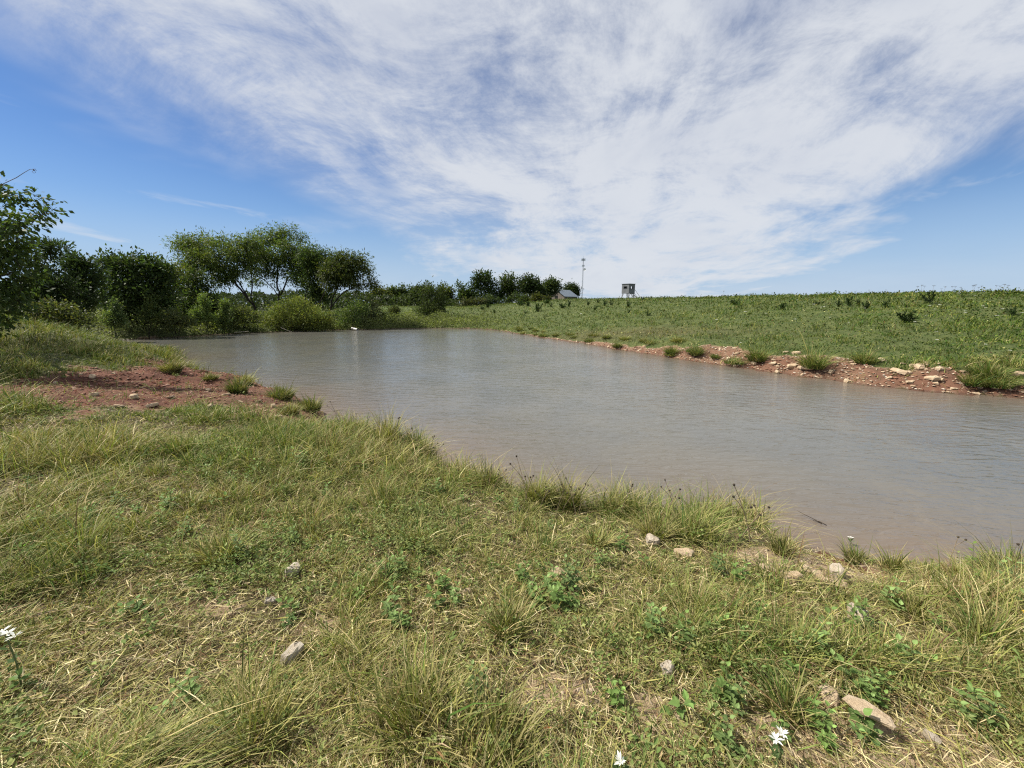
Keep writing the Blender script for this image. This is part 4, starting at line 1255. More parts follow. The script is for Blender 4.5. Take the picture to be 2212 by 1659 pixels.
for zz_, rr, n_, hh_ in ((H_T - 1.5, 1.5, 9, 1.9), (H_T - 6.4, .9, 5, 1.4)):
    an_ = MB()
    for i in range(n_):
        a_ = i * 6.283 / n_
        an_.box((math.cos(a_) * rr, math.sin(a_) * rr, zz_), (.28, .36, hh_), a_)
        an_.tube([(0, 0, zz_), (math.cos(a_) * rr, math.sin(a_) * rr, zz_)], .05, 4, caps=False)
    an_.build('antenna_array', [M_ANT], tw)
an_ = MB()
an_.tube([(0, 0, H_T - 1), (0, 0, H_T + 1.6)], .06, 5); an_.build('whip_antenna', [M_ANT], tw)
ds_ = MB()
for k_, (r0, r1, d0, d1) in enumerate([(.05, .7, .0, .12), (.7, 1.15, .12, .42)]):
    n_ = 14
    v0 = [(math.cos(t) * r0, -d0, math.sin(t) * r0) for t in np.arange(n_) * 6.283 / n_]
    v1 = [(math.cos(t) * r1, -d1, math.sin(t) * r1) for t in np.arange(n_) * 6.283 / n_]
    vv = np.array(v0 + v1) @ np.array([[.8, -.6, 0], [.6, .8, 0], [0, 0, 1]]) + np.array([1.5, -.4, H_T - 9.6])
    ds_.add(vv, [(j, (j + 1) % n_, n_ + (j + 1) % n_, n_ + j) for j in range(n_)])
ds_.tube([(0, 0, H_T - 9.6), (1.5, -.35, H_T - 9.6)], .08, 5)
ds_.build('dish', [plain_mat('dish_white', (.7, .7, .7), (.6, .6, .6), .5)], tw)

# ------------------------------------------------------------------ house beyond the crest
M_TIN = plain_mat('roof_metal', (.15, .18, .21), (.19, .22, .25), .6, 1.5, .2)
M_SIDE = plain_mat('house_siding', (.16, .13, .11), (.21, .17, .14), .85, 1.5)
YH = 140.
ph = at(1216, 640, YH); ph[2] = zat(ph[0], ph[1]) - .3
ho = empty('farm_house', ph, 'low house with a blue grey metal roof half hidden behind the crest', 'house')
rz_h = math.radians(-38)
zr = CAM_H + (HORIZ - 628) / FPX * YH - ph[2]; ze = CAM_H + (HORIZ - 640) / FPX * YH - ph[2] - .1
Lh, Wh = 8.5, 6.2
def hl(x, y, z): return (x * math.cos(rz_h) - y * math.sin(rz_h), x * math.sin(rz_h) + y * math.cos(rz_h), z)
wl = MB()
for sx in (-1, 1):   # long sides
    wl.add([hl(sx * Wh / 2, -Lh / 2, 0), hl(sx * Wh / 2, Lh / 2, 0), hl(sx * Wh / 2, Lh / 2, ze), hl(sx * Wh / 2, -Lh / 2, ze)], [(0, 1, 2, 3)])
for sy in (-1, 1):
    wl.add([hl(-Wh / 2, sy * Lh / 2, 0), hl(Wh / 2, sy * Lh / 2, 0), hl(Wh / 2, sy * Lh / 2, ze), hl(0, sy * Lh / 2, zr - .05), hl(-Wh / 2, sy * Lh / 2, ze)], [(0, 1, 2, 3, 4)])
wl.build('wall', [M_SIDE], ho)
rf = MB()
for sx in (-1, 1):
    e0 = np.array([sx * (Wh / 2 + .45), 0, ze - .25]); r0 = np.array([0, 0, zr])
    q = []
    for dz in (0, .1):
        for sy in (-1, 1):
            q += [hl(e0[0], sy * (Lh / 2 + .4), e0[2] + dz), hl(r0[0], sy * (Lh / 2 + .4), r0[2] + dz)]
    rf.add(q, [(0, 1, 3, 2), (4, 6, 7, 5), (0, 4, 5, 1), (2, 3, 7, 6), (0, 2, 6, 4), (1, 5, 7, 3)])
    for t in np.linspace(-1, 1, 12):
        a_ = np.array(hl(e0[0], t * (Lh / 2 + .3), e0[2] + .12)); b_ = np.array(hl(r0[0], t * (Lh / 2 + .3), r0[2] + .12))
        rf.tube([a_, b_], .025, 4)
rf.build('roof', [M_TIN], ho)
gw = MB(); gw.box(hl(0, -Lh / 2 - .03, ze - .3), (1.1, .05, 1.0), rz_h); gw.build('window', [M_DARK], ho)
gw = MB(); gw.box(hl(-Wh / 2 - .03, 1.2, ze - .9), (.05, 1.1, 1.0), rz_h); gw.build('window', [M_DARK], ho)

# ------------------------------------------------------------------ white drain pipe on the far bank
M_PVC = plain_mat('white_pvc', (.55, .53, .48), (.45, .43, .38), .35, 3., .5)
M_BLACK = plain_mat('pipe_shade', (.012, .012, .012), (.02, .02, .02), .9)
pp = on_plane(768, 711, .12); zp = max(zat(pp[0], pp[1]), 0) + .13
pr = empty('drain_pipe', (pp[0], pp[1] - .2, zp), 'short white plastic drain pipe with a dark mouth on the far bank at the water', 'pipe')
pi_ = MB(); n_ = 20
ax0, ax1 = np.array([-.42, .35, .07]), np.array([.30, -.12, -.03])
def ringp(c_, r_):
    t = (ax1 - ax0) / np.linalg.norm(ax1 - ax0); s_ = np.cross(t, [0, 0, 1.]); s_ /= np.linalg.norm(s_); q = np.cross(s_, t)
    return [c_ + r_ * (math.cos(a_) * s_ + math.sin(a_) * q) for a_ in np.arange(n_) * 6.2832 / n_]
rs = ringp(ax0, .11) + ringp(ax1, .11) + ringp(ax1, .095) + ringp(ax0, .095)
pi_.add(rs, [(i * n_ + j, i * n_ + (j + 1) % n_, ((i + 1) % 4) * n_ + (j + 1) % n_, ((i + 1) % 4) * n_ + j) for i in range(4) for j in range(n_)])
pi_.build('pipe', [M_PVC], pr, smooth=False)
pi_ = MB(); pi_.add(ringp(ax0 + (ax1 - ax0) * .6, .094), [tuple(range(n_))]); pi_.build('pipe_shade_disc', [M_BLACK], pr)  # black disc across the bore, painted shade for the pipe's depth

# ------------------------------------------------------------------ stones
def stone_mat(name, c1, c2, c3):
    m, gg = new_mat(name)
    v = objvec(gg); oi = gg.n('ShaderNodeObjectInfo')
    v2 = gg.n('ShaderNodeVectorMath', operation='ADD'); gg.put(v2.inputs[0], v)
    gg.put(v2.inputs[1], gg.xyz(gg.m('MULTIPLY', oi.outputs['Random'], 50), 0., 0.))
    n_ = gg.noise(v2.outputs[0], 3., 8, .65); n2_ = gg.noise(v2.outputs[0], 18., 5, .7)
    c = gg.mix(gg.mr(n_, .35, .65), c1, c2)
    c = gg.mix(gg.mr(n2_, .50, .85), c, c3)
    c = gg.mix(gg.mr(oi.outputs['Random'], 0, 1, 0, .25, False), c, (.30, .18, .11))
    finish(m, gg, pbsdf(gg, c, .9, .2, bump(gg, gg.m('ADD', n_, n2_), .8, .02)))
    return m
M_STONE = stone_mat('sandstone', (.50, .37, .23), (.58, .46, .31), (.34, .22, .13))
M_GSTONE = stone_mat('pale_stone', (.48, .40, .29), (.60, .53, .42), (.26, .20, .14))
def slab(seed, thick=.28, k=9):
    """broken flat slab, about one unit long"""
    r_ = np.random.default_rng(seed)
    an = np.sort(np.arange(k) * 6.283 / k + r_.uniform(-.28, .28, k))
    rad = r_.uniform(.34, .55, k) * (1 - .32 * np.abs(np.sin(an)))
    rings, zs = [], [(-.5, .86), (-.2, 1.), (.28, .98), (.5, .84)]
    for z_, s_ in zs:
        q = np.stack([np.cos(an) * rad * s_, np.sin(an) * rad * s_, np.full(k, z_ * thick)], 1)
        q += r_.normal(0, .018, q.shape); rings.append(q)
    top = np.stack([np.cos(an) * rad * .45, np.sin(an) * rad * .45, np.full(k, .55 * thick)], 1) + r_.normal(0, .02, (k, 3))
    rings.append(top)
    V = np.concatenate(rings + [[[0, 0, .56 * thick]], [[0, 0, -.5 * thick]]])
    F4 = np.array([(i * k + j, i * k + (j + 1) % k, (i + 1) * k + (j + 1) % k, (i + 1) * k + j) for i in range(4) for j in range(k)])
    F3 = np.array([(4 * k + j, 4 * k + (j + 1) % k, 5 * k) for j in range(k)] + [((j + 1) % k, j, 5 * k + 1) for j in range(k)])
    return V, F4, F3
slabs = []
for s_ in range(9):
    V, F4, F3 = slab(s_ + 3, [.2, .28, .35, .16, .45][s_ % 5])
    slabs.append(make_mesh('slab', V, [F4, F3], M_STONE, False))
lumps = []
for s_ in range(4):
    V, F4, F3 = slab(s_ + 40, .6, 8)
    lumps.append(make_mesh('lump', V, [F4, F3], M_GSTONE, False))
def stone(me, p, size, rz, tilt, label, group=None, name='stone', sink=.3):
    o = link(name, me, None, (p[0], p[1], p[2] + size * .1 - size * .1 * sink))
    o.scale = (size, size * random.uniform(.7, 1.05), size * random.uniform(.8, 1.2))
    o.rotation_euler = (tilt[0], tilt[1], rz)
    return tag(o, label, 'stone', group)
ZR = [(325, 395, 1000), (0, 0, 0)]
def z6(X, Y): return (2500 + .2586 * X) / 1.3889, (820 + .2586 * Y) / 1.3889
SP = [(570, 1010, .42, .7, 'pointed orange slab propped up at the top of the eroded bank'), (755, 1165, .62, .4, 'largest tan slab tilted towards the pond on the eroded bank'),
      (1065, 1050, .35, .1, 'topmost thin slab of the small stack on the eroded bank'), (1030, 1078, .5, .15, 'wide thin slab in the middle of the small stack'), (990, 1105, .45, .25, 'lower slab of the small stack leaning left'), (1040, 1108, .35, .3, 'right hand lower slab of the small stack'),
      (940, 1078, .35, .05, 'thin dark edged slab at the left of the small stack'), (1225, 1110, .35, .1, 'flat slab lying alone right of the small stack'), (1220, 1048, .28, .1, 'small pale slab under the grass edge'),
      (1150, 1228, .55, .05, 'broad flat slab with a dark underside near the water'), (885, 1270, .34, .1, 'pale slab at the waterline under the largest tan slab'), (1215, 1250, .32, .6, 'upright tan stone beside the broad flat slab'),
      (1505, 1138, .26, .2, 'light stone at the right end of the bare bank'), (2130, 1195, .42, .5, 'tan stone in the weeds at the right edge'), (800, 1045, .24, .1, 'small pale stone below the grassy edge')]
for i, (X, Y_, s_, t_, lab) in enumerate(SP):
    p = drop(*z6(X, Y_ + 10), 5)
    stone(slabs[i % 9], p, s_ * .85, i * 1.9, (t_ * .9, t_ * .3 * (-1) ** i), lab, 'named slabs on the eroded bank', sink=0)
def z5s(X, Y): return z5(X, Y)
for i, (X, Y_, s_, t_, lab) in enumerate([(780, 585, .5, .1, 'pale flat slab at the waterline right of the grass clump'), (845, 597, .6, .1, 'long pale slab in the wet edge by the grass clump'), (660, 560, .42, .3, 'reddish slab left of the grass clump'),
                                          (545, 566, .3, .1, 'small pale waterline stone left of the reddish slab'), (740, 490, .34, .2, 'grey stone high on the lip of the bank'), (800, 495, .38, .2, 'dark grey stone high on the lip of the bank'), (380, 538, .34, .1, 'flat stone at the far narrow part of the bare bank')]):
    p = drop(*z5(X, Y_ + 4), 5)
    stone(slabs[(i * 2 + 1) % 9], p, s_ * .9, i * 2.3, (t_, -t_ * .5), lab, 'named slabs on the eroded bank', sink=0)
cnt = 0
for tr_ in range(9000):
    if cnt >= 260: break
    x = random.uniform(-.5, 16.5); y = random.uniform(8.5, 34)
    sd = float(sample(SDG, x, y)[0])
    if sd < .06 or sd > 2.2 or float(side_weights(np.array([x]), np.array([y]))[1][0]) < .7: continue
    if float(sample(BAREG, x, y)[0]) < .5 or random.random() > min(1, 9 / y * 1.2) : continue
    s_ = .06 + .20 * random.random() ** 2.4
    o = stone(slabs[cnt % 9], (x, y, zat(x, y)), s_, random.uniform(0, 6.28), (random.gauss(0, .2), random.gauss(0, .2)), 'small broken sandstone piece lying on the eroded red bank', 'loose stones on the eroded bank', sink=0)
    cnt += 1
# stones of the near bank and the left dirt
NS_ = [(1206, 1243, .10, 0, 'pinkish square stone in the grass behind the leafy weeds'), (632, 1425, .11, 1, 'tan half buried stone alone in the lower left grass'), (1478, 1200, .12, 0, 'greyish tan stone leaning at the foot of a grass clump by the shore'),
       (1440, 1455, .08, 1, 'broken white grey rock in the bare patch'), (1875, 1575, .26, 0, 'long narrow tan slab near the lower right corner'), (585, 1305, .07, 1, 'small stone with a dark underside in the left grass'), (635, 1243, .11, 1, 'rounded grey stone partly under grass left of centre'),
       (1752, 1447, .06, 0, 'small pink stone among broadleaf weeds on the right'), (1790, 1520, .12, 0, 'flat tan stone behind the long narrow slab'), (2010, 1605, .06, 1, 'pair lump of tan pebble near the lower right corner'), (2112, 1275, .13, 0, 'wedge of tan sandstone at the foot of the right shore weeds'),
       (1850, 1340, .12, 1, 'flat grey white stone in the right grass'), (776, 1117, .06, 0, 'tiny pale stone left of the shore tufts'), (1808, 1245, .12, 1, 'tan crumbling rock beside the red notch'), (1410, 1178, .12, 1, 'grey stone under the shore grass'), (1745, 1235, .1, 0, 'crumbling tan rock left of the red notch'),
       (1655, 1236, .12, 0, 'low tan rock at the left end of the sandy ledge'), (1705, 1256, .14, 0, 'broad tan rock in the middle of the sandy ledge'), (1768, 1252, .10, 0, 'tan rock with a dark crack behind it on the sandy ledge'),
       (1812, 1268, .13, 0, 'tan rock at the right end of the sandy ledge'), (1850, 1182, .12, 0, 'orange slab at the water beside the red notch'), (1590, 1120, .09, 0, 'orange tan stone at the waterline right of the big arching tuft'),
       (1008, 1283, .05, 0, 'small pale stone behind the centre tuft')]
for i, (u, v, s_, lk, lab) in enumerate(NS_):
    p = drop(u, v, .8)
    k_ = 2.6 if i == 4 else 1.3
    o = stone((lumps if lk else slabs)[i % 4], p, s_ * k_, i * 1.3, (.25, .15), lab, sink=-.6 if i != 4 else -.3)
    if i == 4: o.rotation_euler = (.1, .1, -.75); o.scale = (.215, .11, .10)
LD = [(175, 812), (200, 818), (245, 808), (365, 805), (120, 830), (130, 886), (205, 855), (290, 860), (370, 860), (385, 842), (440, 905), (300, 785), (560, 870), (590, 880), (575, 890), (600, 905), (550, 895), (520, 870), (490, 855), (450, 845), (330, 880), (260, 880), (455, 880), (420, 900)]
for i, (u, v) in enumerate(LD):
    p = drop(u, v, 3)
    stone(slabs[i % 9], p, random.uniform(.10, .24), i * 2.1, (random.gauss(0, .2), random.gauss(0, .2)), 'flat weathered stone lying on the red dirt at the left', 'stones on the red dirt', sink=-.3)
# stone chips and clods too many to count
def chips():
    V, C = [], []
    n_ = 60000
    x = np.concatenate([rng.uniform(1, 17, n_), rng.uniform(-15, -3, n_ // 2), rng.uniform(-3, 4, n_ // 2)]); y = np.concatenate([rng.uniform(8, 34, n_), rng.uniform(5, 14, n_ // 2), rng.uniform(1, 4.5, n_ // 2)])
    sd = sample(SDG, x, y); b_ = sample(BAREG, x, y)
    k = (sd > .05) & (b_ > .45) & ((y > 4.5) | (rng.random(len(x)) < .35)) & ((x > -3) | (rng.random(len(x)) < .35)) & (rng.random(len(x)) < np.clip(12 / np.hypot(x, y), 0, 1))
    x, y = x[k][:16000], y[k][:16000]
    D = np.hypot(x, y); s_ = rng.uniform(.008, .045, len(x)) * np.clip(D / 12, .35, 1.4)
    c_ = np.stack([x, y, sample(HZ, x, y) + s_ * .3], 1)
    base = np.array([[1, 0, 0], [.2, .8, .1], [-.9, .3, 0], [-.3, -.9, .05], [.1, 0, .55]])
    r_ = rng.uniform(0, 6.28, len(x)); ca_, sa_ = np.cos(r_), np.sin(r_)
    b3 = base[None] * rng.uniform(.6, 1.3, (len(x), 5, 3)) * s_[:, None, None]
    s_k = 1
    V = np.stack([b3[..., 0] * ca_[:, None] - b3[..., 1] * sa_[:, None], b3[..., 0] * sa_[:, None] + b3[..., 1] * ca_[:, None], b3[..., 2]], 2) + c_[:, None]
    F = (np.arange(len(x)) * 5)[:, None, None] + np.array([[0, 1, 4], [1, 2, 4], [2, 3, 4], [3, 0, 4]])[None]
    tone = rng.random(len(x))[:, None]
    C = np.where(tone < .45, [[.24, .12, .075]], np.where(tone < .85, [[.42, .31, .21]], [[.52, .44, .34]])) * rng.uniform(.7, 1.2, (len(x), 1))
    C = np.where((y < 4.5)[:, None], C[:, :1] * .8 * np.array([[1., .78, .55]]), C)
    left = (x < 0)[:, None] & (y > 4.5)[:, None]
    C = np.where(left, C * [[.62, .45, .42]], C)
    return V.reshape(-1, 3), F.reshape(-1, 3), np.repeat(C, 5, 0)
m, gg = new_mat('chip'); a_ = gg.n('ShaderNodeAttribute', attribute_name='Col'); finish(m, gg, pbsdf(gg, a_.outputs['Color'], .9, .15))
V, F, C = chips()
tag(link('rubble', make_mesh('rubble', V, [F], m, False, C)), 'stone chips and clods strewn over the bare soil', 'rubble', kind='stuff')
# ------------------------------------------------------------------ grass tufts standing alone
STRAWW = [.2, .5, 1, 3, 4, 3, 2.5, 0]
def tuft_mesh(seed, h, n, rad, wts, wmul=1., lean=(.1, 1.1), tipdry=.4):
    r_ = np.random.default_rng(seed)
    a = r_.uniform(0, 6.28, n); q = np.sqrt(r_.random(n))
    x, y = rad * q * np.cos(a), rad * q * np.sin(a)
    hh = h * r_.uniform(.45, 1.1, n) * (1 - .25 * q)
    col = palette(wts, n)
    tipc = np.where((r_.random(n) < tipdry)[:, None], PAL[4] * 1.0, col * 1.15)
    bend = r_.uniform(0, 6.28); a = np.where(r_.random(n) < .35, bend + r_.normal(0, .5, n), a)
    dead = (r_.random(n) < .22)[:, None]; col = np.where(dead, palette(STRAWW, n), col); hh = hh * np.exp(r_.normal(0, .25, n))
    V, F4, F3, C = blades(x, y, np.zeros(n), hh, r_.uniform(.004, .009, n) * wmul, a + r_.normal(0, .9, n), lean[0] + (lean[1] - lean[0]) * q * r_.uniform(.5, 1.4, n), col, tipc, 3)
    return make_mesh('tuft', V, [F4, F3], M_GRASS, False, C)
GREENW, OLIVEW, DARKW, STRAW = [6, 6, 3, 1, .3, .1, .2, 4], [3, 5, 5, 4, 1.5, .4, .5, .5], [4, 3, 1, .5, .2, .1, 1.2, 5], [.5, 1, 2, 4, 4, 2.5, 2, 0]
TU = [(516, 850, 1.05, .38, DARKW, 1.6, 'dark green clump sitting on the red shore point'), (528, 832, .45, .42, OLIVEW, 1.5, 'yellow green clump just behind the dark one on the shore point'),
      (608, 862, .42, .5, GREENW, 1.5, 'upright bright tuft at the water left of the round tuft'), (668, 888, .42, .5, GREENW, 1.5, 'round spiky tuft standing in the water edge'), (625, 895, .3, .4, OLIVEW, 1.4, 'loose weedy clump between the tufts and the bank'),
      (372, 806, .5, .5, OLIVEW, 1.8, 'low tuft at the tip of the mound by the water'), (455, 822, .3, .35, OLIVEW, 1.6, 'small tuft on the far edge of the shore point'),
      (905, 990, .34, .30, DARKW, 1.2, 'dark clump at the corner of the bank below tall dry stalks'), (838, 960, .42, .32, OLIVEW, 1.2, 'tall loose tuft on the brow left of the dark clump'), (765, 935, .36, .3, OLIVEW, 1.2, 'yellowish tuft on the brow farthest left'),
      (1062, 1055, .26, .16, GREENW, 1.1, 'small bright clump on the shore, left of the double tuft'), (1160, 1090, .34, .22, OLIVEW, 1.1, 'left half of the double shore tuft'), (1225, 1100, .34, .26, OLIVEW, 1.1, 'right half of the double shore tuft with dark base'),
      (1500, 1165, .26, .26, GREENW, 1.1, 'big arching green tuft at the shore right of centre'), (1420, 1160, .30, .22, OLIVEW, 1.1, 'arching tuft over a dark hollow at the shore'), (1330, 1115, .22, .2, OLIVEW, 1., 'low tuft between the double tuft and the arching ones'),
      (1690, 1195, .28, .18, [2, 3, 4, 4, 3, 1, 2, .2], 1., 'brownish tuft left of the red notch'), (1850, 1215, .26, .2, GREENW, 1.1, 'broad bladed tuft just right of the red notch'), (1930, 1235, .28, .22, OLIVEW, 1., 'drooping tuft at the shore, second right of the notch'),
      (2060, 1250, .24, .14, [1, 2, 3, 4, 3, 1, 3, .1], 1., 'thin brown tuft at the shore near the right edge'), (2180, 1255, .34, .24, GREENW, 1., 'bushy green tuft at the right edge of the shore'),
      (480, 1215, .26, .2, OLIVEW, 1., 'large olive bunch grass in the left middle grass'), (1100, 1370, .26, .16, OLIVEW, 1., 'spreading bunch grass with a dark heart below the leafy weeds'), (900, 1560, .24, .3, OLIVEW, 1.2, 'tall upright grass bunch at the bottom centre'),
      (1060, 1640, .24, .3, OLIVEW, 1.2, 'tall strands at the bottom edge right of the upright bunch'), (1700, 1540, .2, .14, DARKW, 1., 'dark low tuft beside the bare patch'), (2130, 1400, .34, .2, GREENW, 1., 'tall yellow green grass near the right edge'),
      (1960, 1330, .2, .16, OLIVEW, 1., 'loose tuft in the right hand grass'), (540, 1600, .28, .25, OLIVEW, 1., 'long strands bending right at the lower left'), (150, 960, .26, .3, GREENW, 1.2, 'bright feathery tuft near the left edge'),
      (900, 1180, .2, .16, OLIVEW, 1., 'olive tuft above the thatch patch'), (1290, 1180, .2, .15, OLIVEW, 1., 'yellow tuft below the double shore tuft')]
for i, (u, v, h_, rd_, wt, wm_, lab) in enumerate(TU):
    p = drop(u, v, .8)
    D = math.hypot(p[0], p[1])
    if D > 7: rd_ = rd_ * .8; h_ = h_ * .85 if i else .4
    elif i < 14: h_ = h_ * 1.35
    elif i in (16, 17, 18, 19): h_ *= .8; rd_ *= .75
    n_ = int(np.clip(520 * rd_ / .25, 260, 900))
    o = link('grass_tuft', tuft_mesh(i, h_, n_, rd_ * .55, wt, wm_ * (1 + .05 * D), (.08, 1.0)), None, (p[0], p[1], p[2] - .015))
    tag(o, lab, 'grass tuft', 'grass tufts')
# long shore clumps on the right bank
RB = [(*z5(905, 585), .55, .55, GREENW, 'round green clump hanging over the eroded bank'), (*z5(560, 545), .45, .5, GREENW, 'weedy green clump at the narrow part of the eroded bank'), (*z5(185, 515), .4, .4, OLIVEW, 'olive clump at the far end of the eroded bank'),
      (*z5(1900, 700), .5, .5, GREENW, 'leafy green clump spilling to the waterline at the right'), (*z5(2040, 705), .6, .5, DARKW, 'dark leafy clump at the waterline nearest the right edge'), (*z5(1980, 640), .55, .55, OLIVEW, 'olive clump above the leafy ones at the right'),
      (*z5(1230, 555), .4, .5, OLIVEW, 'grass clump hanging on the lip in the middle of the bare bank'), (*z5(30, 505), .4, .4, OLIVEW, 'small olive clump where the bare bank thins out')]
for i, (u, v, h_, rd_, wt, lab) in enumerate(RB):
    p = drop(u, v, 6)
    me = tuft_mesh(100 + i, h_ * [1.6, 1.5, 1.3, .95, .9, 1.0, 1.2, 1.3][i], 700, rd_ * .6, DARKW if i % 3 else GREENW, 2.6, (.1, 1.3), .1)
    o = link('grass_tuft', me, None, (p[0], p[1], p[2] - .03)); o['label'] = lab; o['category'] = 'grass tuft'; o['group'] = 'grass tufts'

lipc, tries = [], 0
while len(lipc) < 34 and tries < 4000:
    tries += 1
    x = random.uniform(-1, 9.5 if len(lipc) < 26 else 13.5); y = random.uniform(10, 37); sd = float(sample(SDG, x, y)[0])
    if not (.15 < sd < 1.3) or float(side_weights(np.array([x]), np.array([y]))[1][0]) < .8: continue
    if any(math.hypot(x - q.location[0], y - q.location[1]) < 1.0 for q in lipc): continue
    i = len(lipc)
    me = tuft_mesh(140 + i, random.uniform(.22, .42), 420, random.uniform(.2, .42), [DARKW, OLIVEW, GREENW][i % 3], 2.4 + y * .03, (.1, 1.4), .15)
    o = link('grass_tuft', me, None, (x, y, zat(x, y) - .03)); o['category'] = 'grass tuft'; o['group'] = 'grass tufts'
    lipc.append(o)
# ------------------------------------------------------------------ wording for look-alikes: by the nearest thing one can find
LM = [(1206, 1243, 'the pinkish square stone'), (632, 1425, 'the lone tan stone'), (1478, 1200, 'the greyish shore stone'), (1440, 1455, 'the broken white rock'), (1875, 1575, 'the long narrow slab'),
      (635, 1243, 'the rounded grey stone'), (2112, 1275, 'the sandstone wedge'), (1850, 1340, 'the flat grey white stone'), (480, 1215, 'the large olive bunch grass'), (1100, 1370, 'the spreading bunch grass'), (900, 1560, 'the tall bottom grass bunch'),
      (40, 1150, 'the bare patch at the left edge'), (905, 990, 'the dark corner clump'), (1190, 1095, 'the double shore tuft'), (1500, 1165, 'the big arching tuft'), (1745, 1190, 'the red notch'), (48, 1380, 'the left white flower'),
      (1675, 1610, 'the pair of white flowers'), (600, 900, 'the red shore point'), (765, 935, 'the yellowish brow tuft'), (150, 960, 'the feathery left tuft'), (1356, 625, 'the hunting blind'), (1216, 635, 'the farm house'), (1257, 600, 'the tower'),
      (1485 * .3489 + 1440, 690, 'the dense round cedar bush'), (1100, 640, 'the hilltop clump'), (1770, 790, 'the round bank clump'), (1950, 805, 'the largest tan slab'), (1620, 785, 'the narrow bare bank'), (1350, 755, 'the middle of the pond bank'), (1120, 715, 'the far end of the pond')]
ORD = ['', 'second ', 'third ', 'fourth ', 'fifth ', 'sixth ', 'seventh ', 'eighth ', 'ninth ', 'tenth ', 'eleventh ', 'twelfth ', 'thirteenth ', 'fourteenth ', 'fifteenth ']
def word_places(items, noun):
    """items = [(object, u, v)]: labels such as 'leafy weed, second nearest left of the red notch'"""
    bins = {}
    for o, u, v in items:
        j = min(range(len(LM)), key=lambda q: (LM[q][0] - u) ** 2 + (1.5 * (LM[q][1] - v)) ** 2)
        dx, dy = u - LM[j][0], (v - LM[j][1]) * 1.5
        side = ('right of' if dx > 0 else 'left of') if abs(dx) > abs(dy) else ('in front of' if dy > 0 else 'behind')
        bins.setdefault((j, side), []).append((math.hypot(dx, dy), o))
    for (j, side), q in bins.items():
        q.sort(key=lambda t: t[0])
        for i, (d_, o) in enumerate(q):
            o['label'] = ('%s, %s%s %s %s' % (noun, ORD[i], 'nearest', side, LM[j][2])) if len(q) > 1 else '%s %s %s' % (noun, side, LM[j][2])
def screen(o):
    p = np.array(o.location); p[2] -= CAM_H
    d = np.array([p[0], p[1] * math.sin(PITCH) + p[2] * math.cos(PITCH), p[1] * math.cos(PITCH) - p[2] * math.sin(PITCH)])
    return 1106 + FPX * d[0] / d[2], 829.5 - FPX * d[1] / d[2]
word_places([(o, *screen(o)) for o in lipc], 'bank grass clump')
word_places([(o, *screen(o)) for o in COL.objects if o.name.startswith('cedar_sapling') and o['label'].startswith('small dark')], 'small dark cedar sapling')

# ------------------------------------------------------------------ broadleaf weeds
def weed(seed, pairs, h, lf, tone, name='broadleaf_weed'):
    r_ = np.random.default_rng(seed)
    root = bpy.data.objects.new(name, None); COL.objects.link(root); root.empty_display_size = .05
    st_ = MB(); P0, D0, S0, C0 = [], [], [], []
    for s_ in range(1 + seed % 3):
        tilt = r_.normal(0, .16, 2) * (1 + s_); hh = h * (1 - .22 * s_)
        pts = [np.array([s_ * .02 * math.cos(s_ * 2), s_ * .02 * math.sin(s_ * 2), -.01])]
        for k_ in range(1, 6):
            pts.append(pts[0] + np.array([tilt[0] * hh * (k_ / 5) ** 1.3, tilt[1] * hh * (k_ / 5) ** 1.3, hh * k_ / 5]))
        st_.tube(pts, np.linspace(.003, .0015, 6), 5)
        for k_ in range(pairs):
            t = .25 + .75 * k_ / (pairs - 1); q = t * 5; i0 = min(int(q), 4); c_ = pts[i0] + (pts[i0 + 1] - pts[i0]) * (q - i0)
            an = k_ * 1.57 + s_ + r_.normal(0, .2); size = lf * (1.1 - .55 * t) * r_.uniform(.8, 1.15)
            for sg in (0, math.pi):
                el_ = r_.uniform(.05, .55) + .4 * (t > .9)
                d = np.array([math.cos(an + sg) * math.cos(el_), math.sin(an + sg) * math.cos(el_), math.sin(el_)])
                P0.append(c_ + d * .008); D0.append(d); S0.append(size); C0.append(np.array(tone) * r_.uniform(.75, 1.25) * (1 + .6 * (t > .95)))
    P0, D0, S0, C0 = map(np.array, (P0, D0, S0, C0))
    # ovate leaf with a fold: 8-gon outline in two halves
    s = np.cross(D0, [0, 0, 1.]); s /= np.linalg.norm(s, axis=1)[:, None]; nn = np.cross(s, D0)
    prof = [(0, 0), (.18, .26), (.42, .36), (.72, .22), (1, 0)]
    V, F = [], []; n_ = len(P0)
    mid = [P0 + D0 * (S0 * t)[:, None] - nn * (S0 * .18 * t * t)[:, None] for t, w_ in prof]
    Lf = [mid[i] + s * (S0 * prof[i][1])[:, None] + nn * (S0 * .10)[:, None] for i in (1, 2, 3)]
    Rt = [mid[i] - s * (S0 * prof[i][1])[:, None] + nn * (S0 * .10)[:, None] for i in (1, 2, 3)]
    V = np.stack(mid + Lf + Rt, 1); b0 = (np.arange(n_) * 11)[:, None]
    F4 = np.concatenate([b0 + [[1, 2, 6, 5]], b0 + [[2, 3, 7, 6]], b0 + [[2, 1, 8, 9]], b0 + [[3, 2, 9, 10]]])
    F3 = np.concatenate([b0 + [[0, 1, 5]], b0 + [[3, 4, 7]], b0 + [[1, 0, 8]], b0 + [[4, 3, 10]]])
    st_.build('stem', [M_STEM], root)
    link('leaves', make_mesh('weed_leaves', V.reshape(-1, 3), [F4, F3], M_WEED, False, np.repeat(C0, 11, 0)), root)
    return root
TONE = (.150, .225, .062)
W = [weed(1, 5, .16, .055, TONE), weed(2, 6, .20, .055, (.16, .225, .075)), weed(3, 4, .11, .065, (.15, .23, .065)), weed(5, 7, .26, .055, (.16, .22, .08)), weed(7, 4, .08, .055, (.13, .20, .065))]
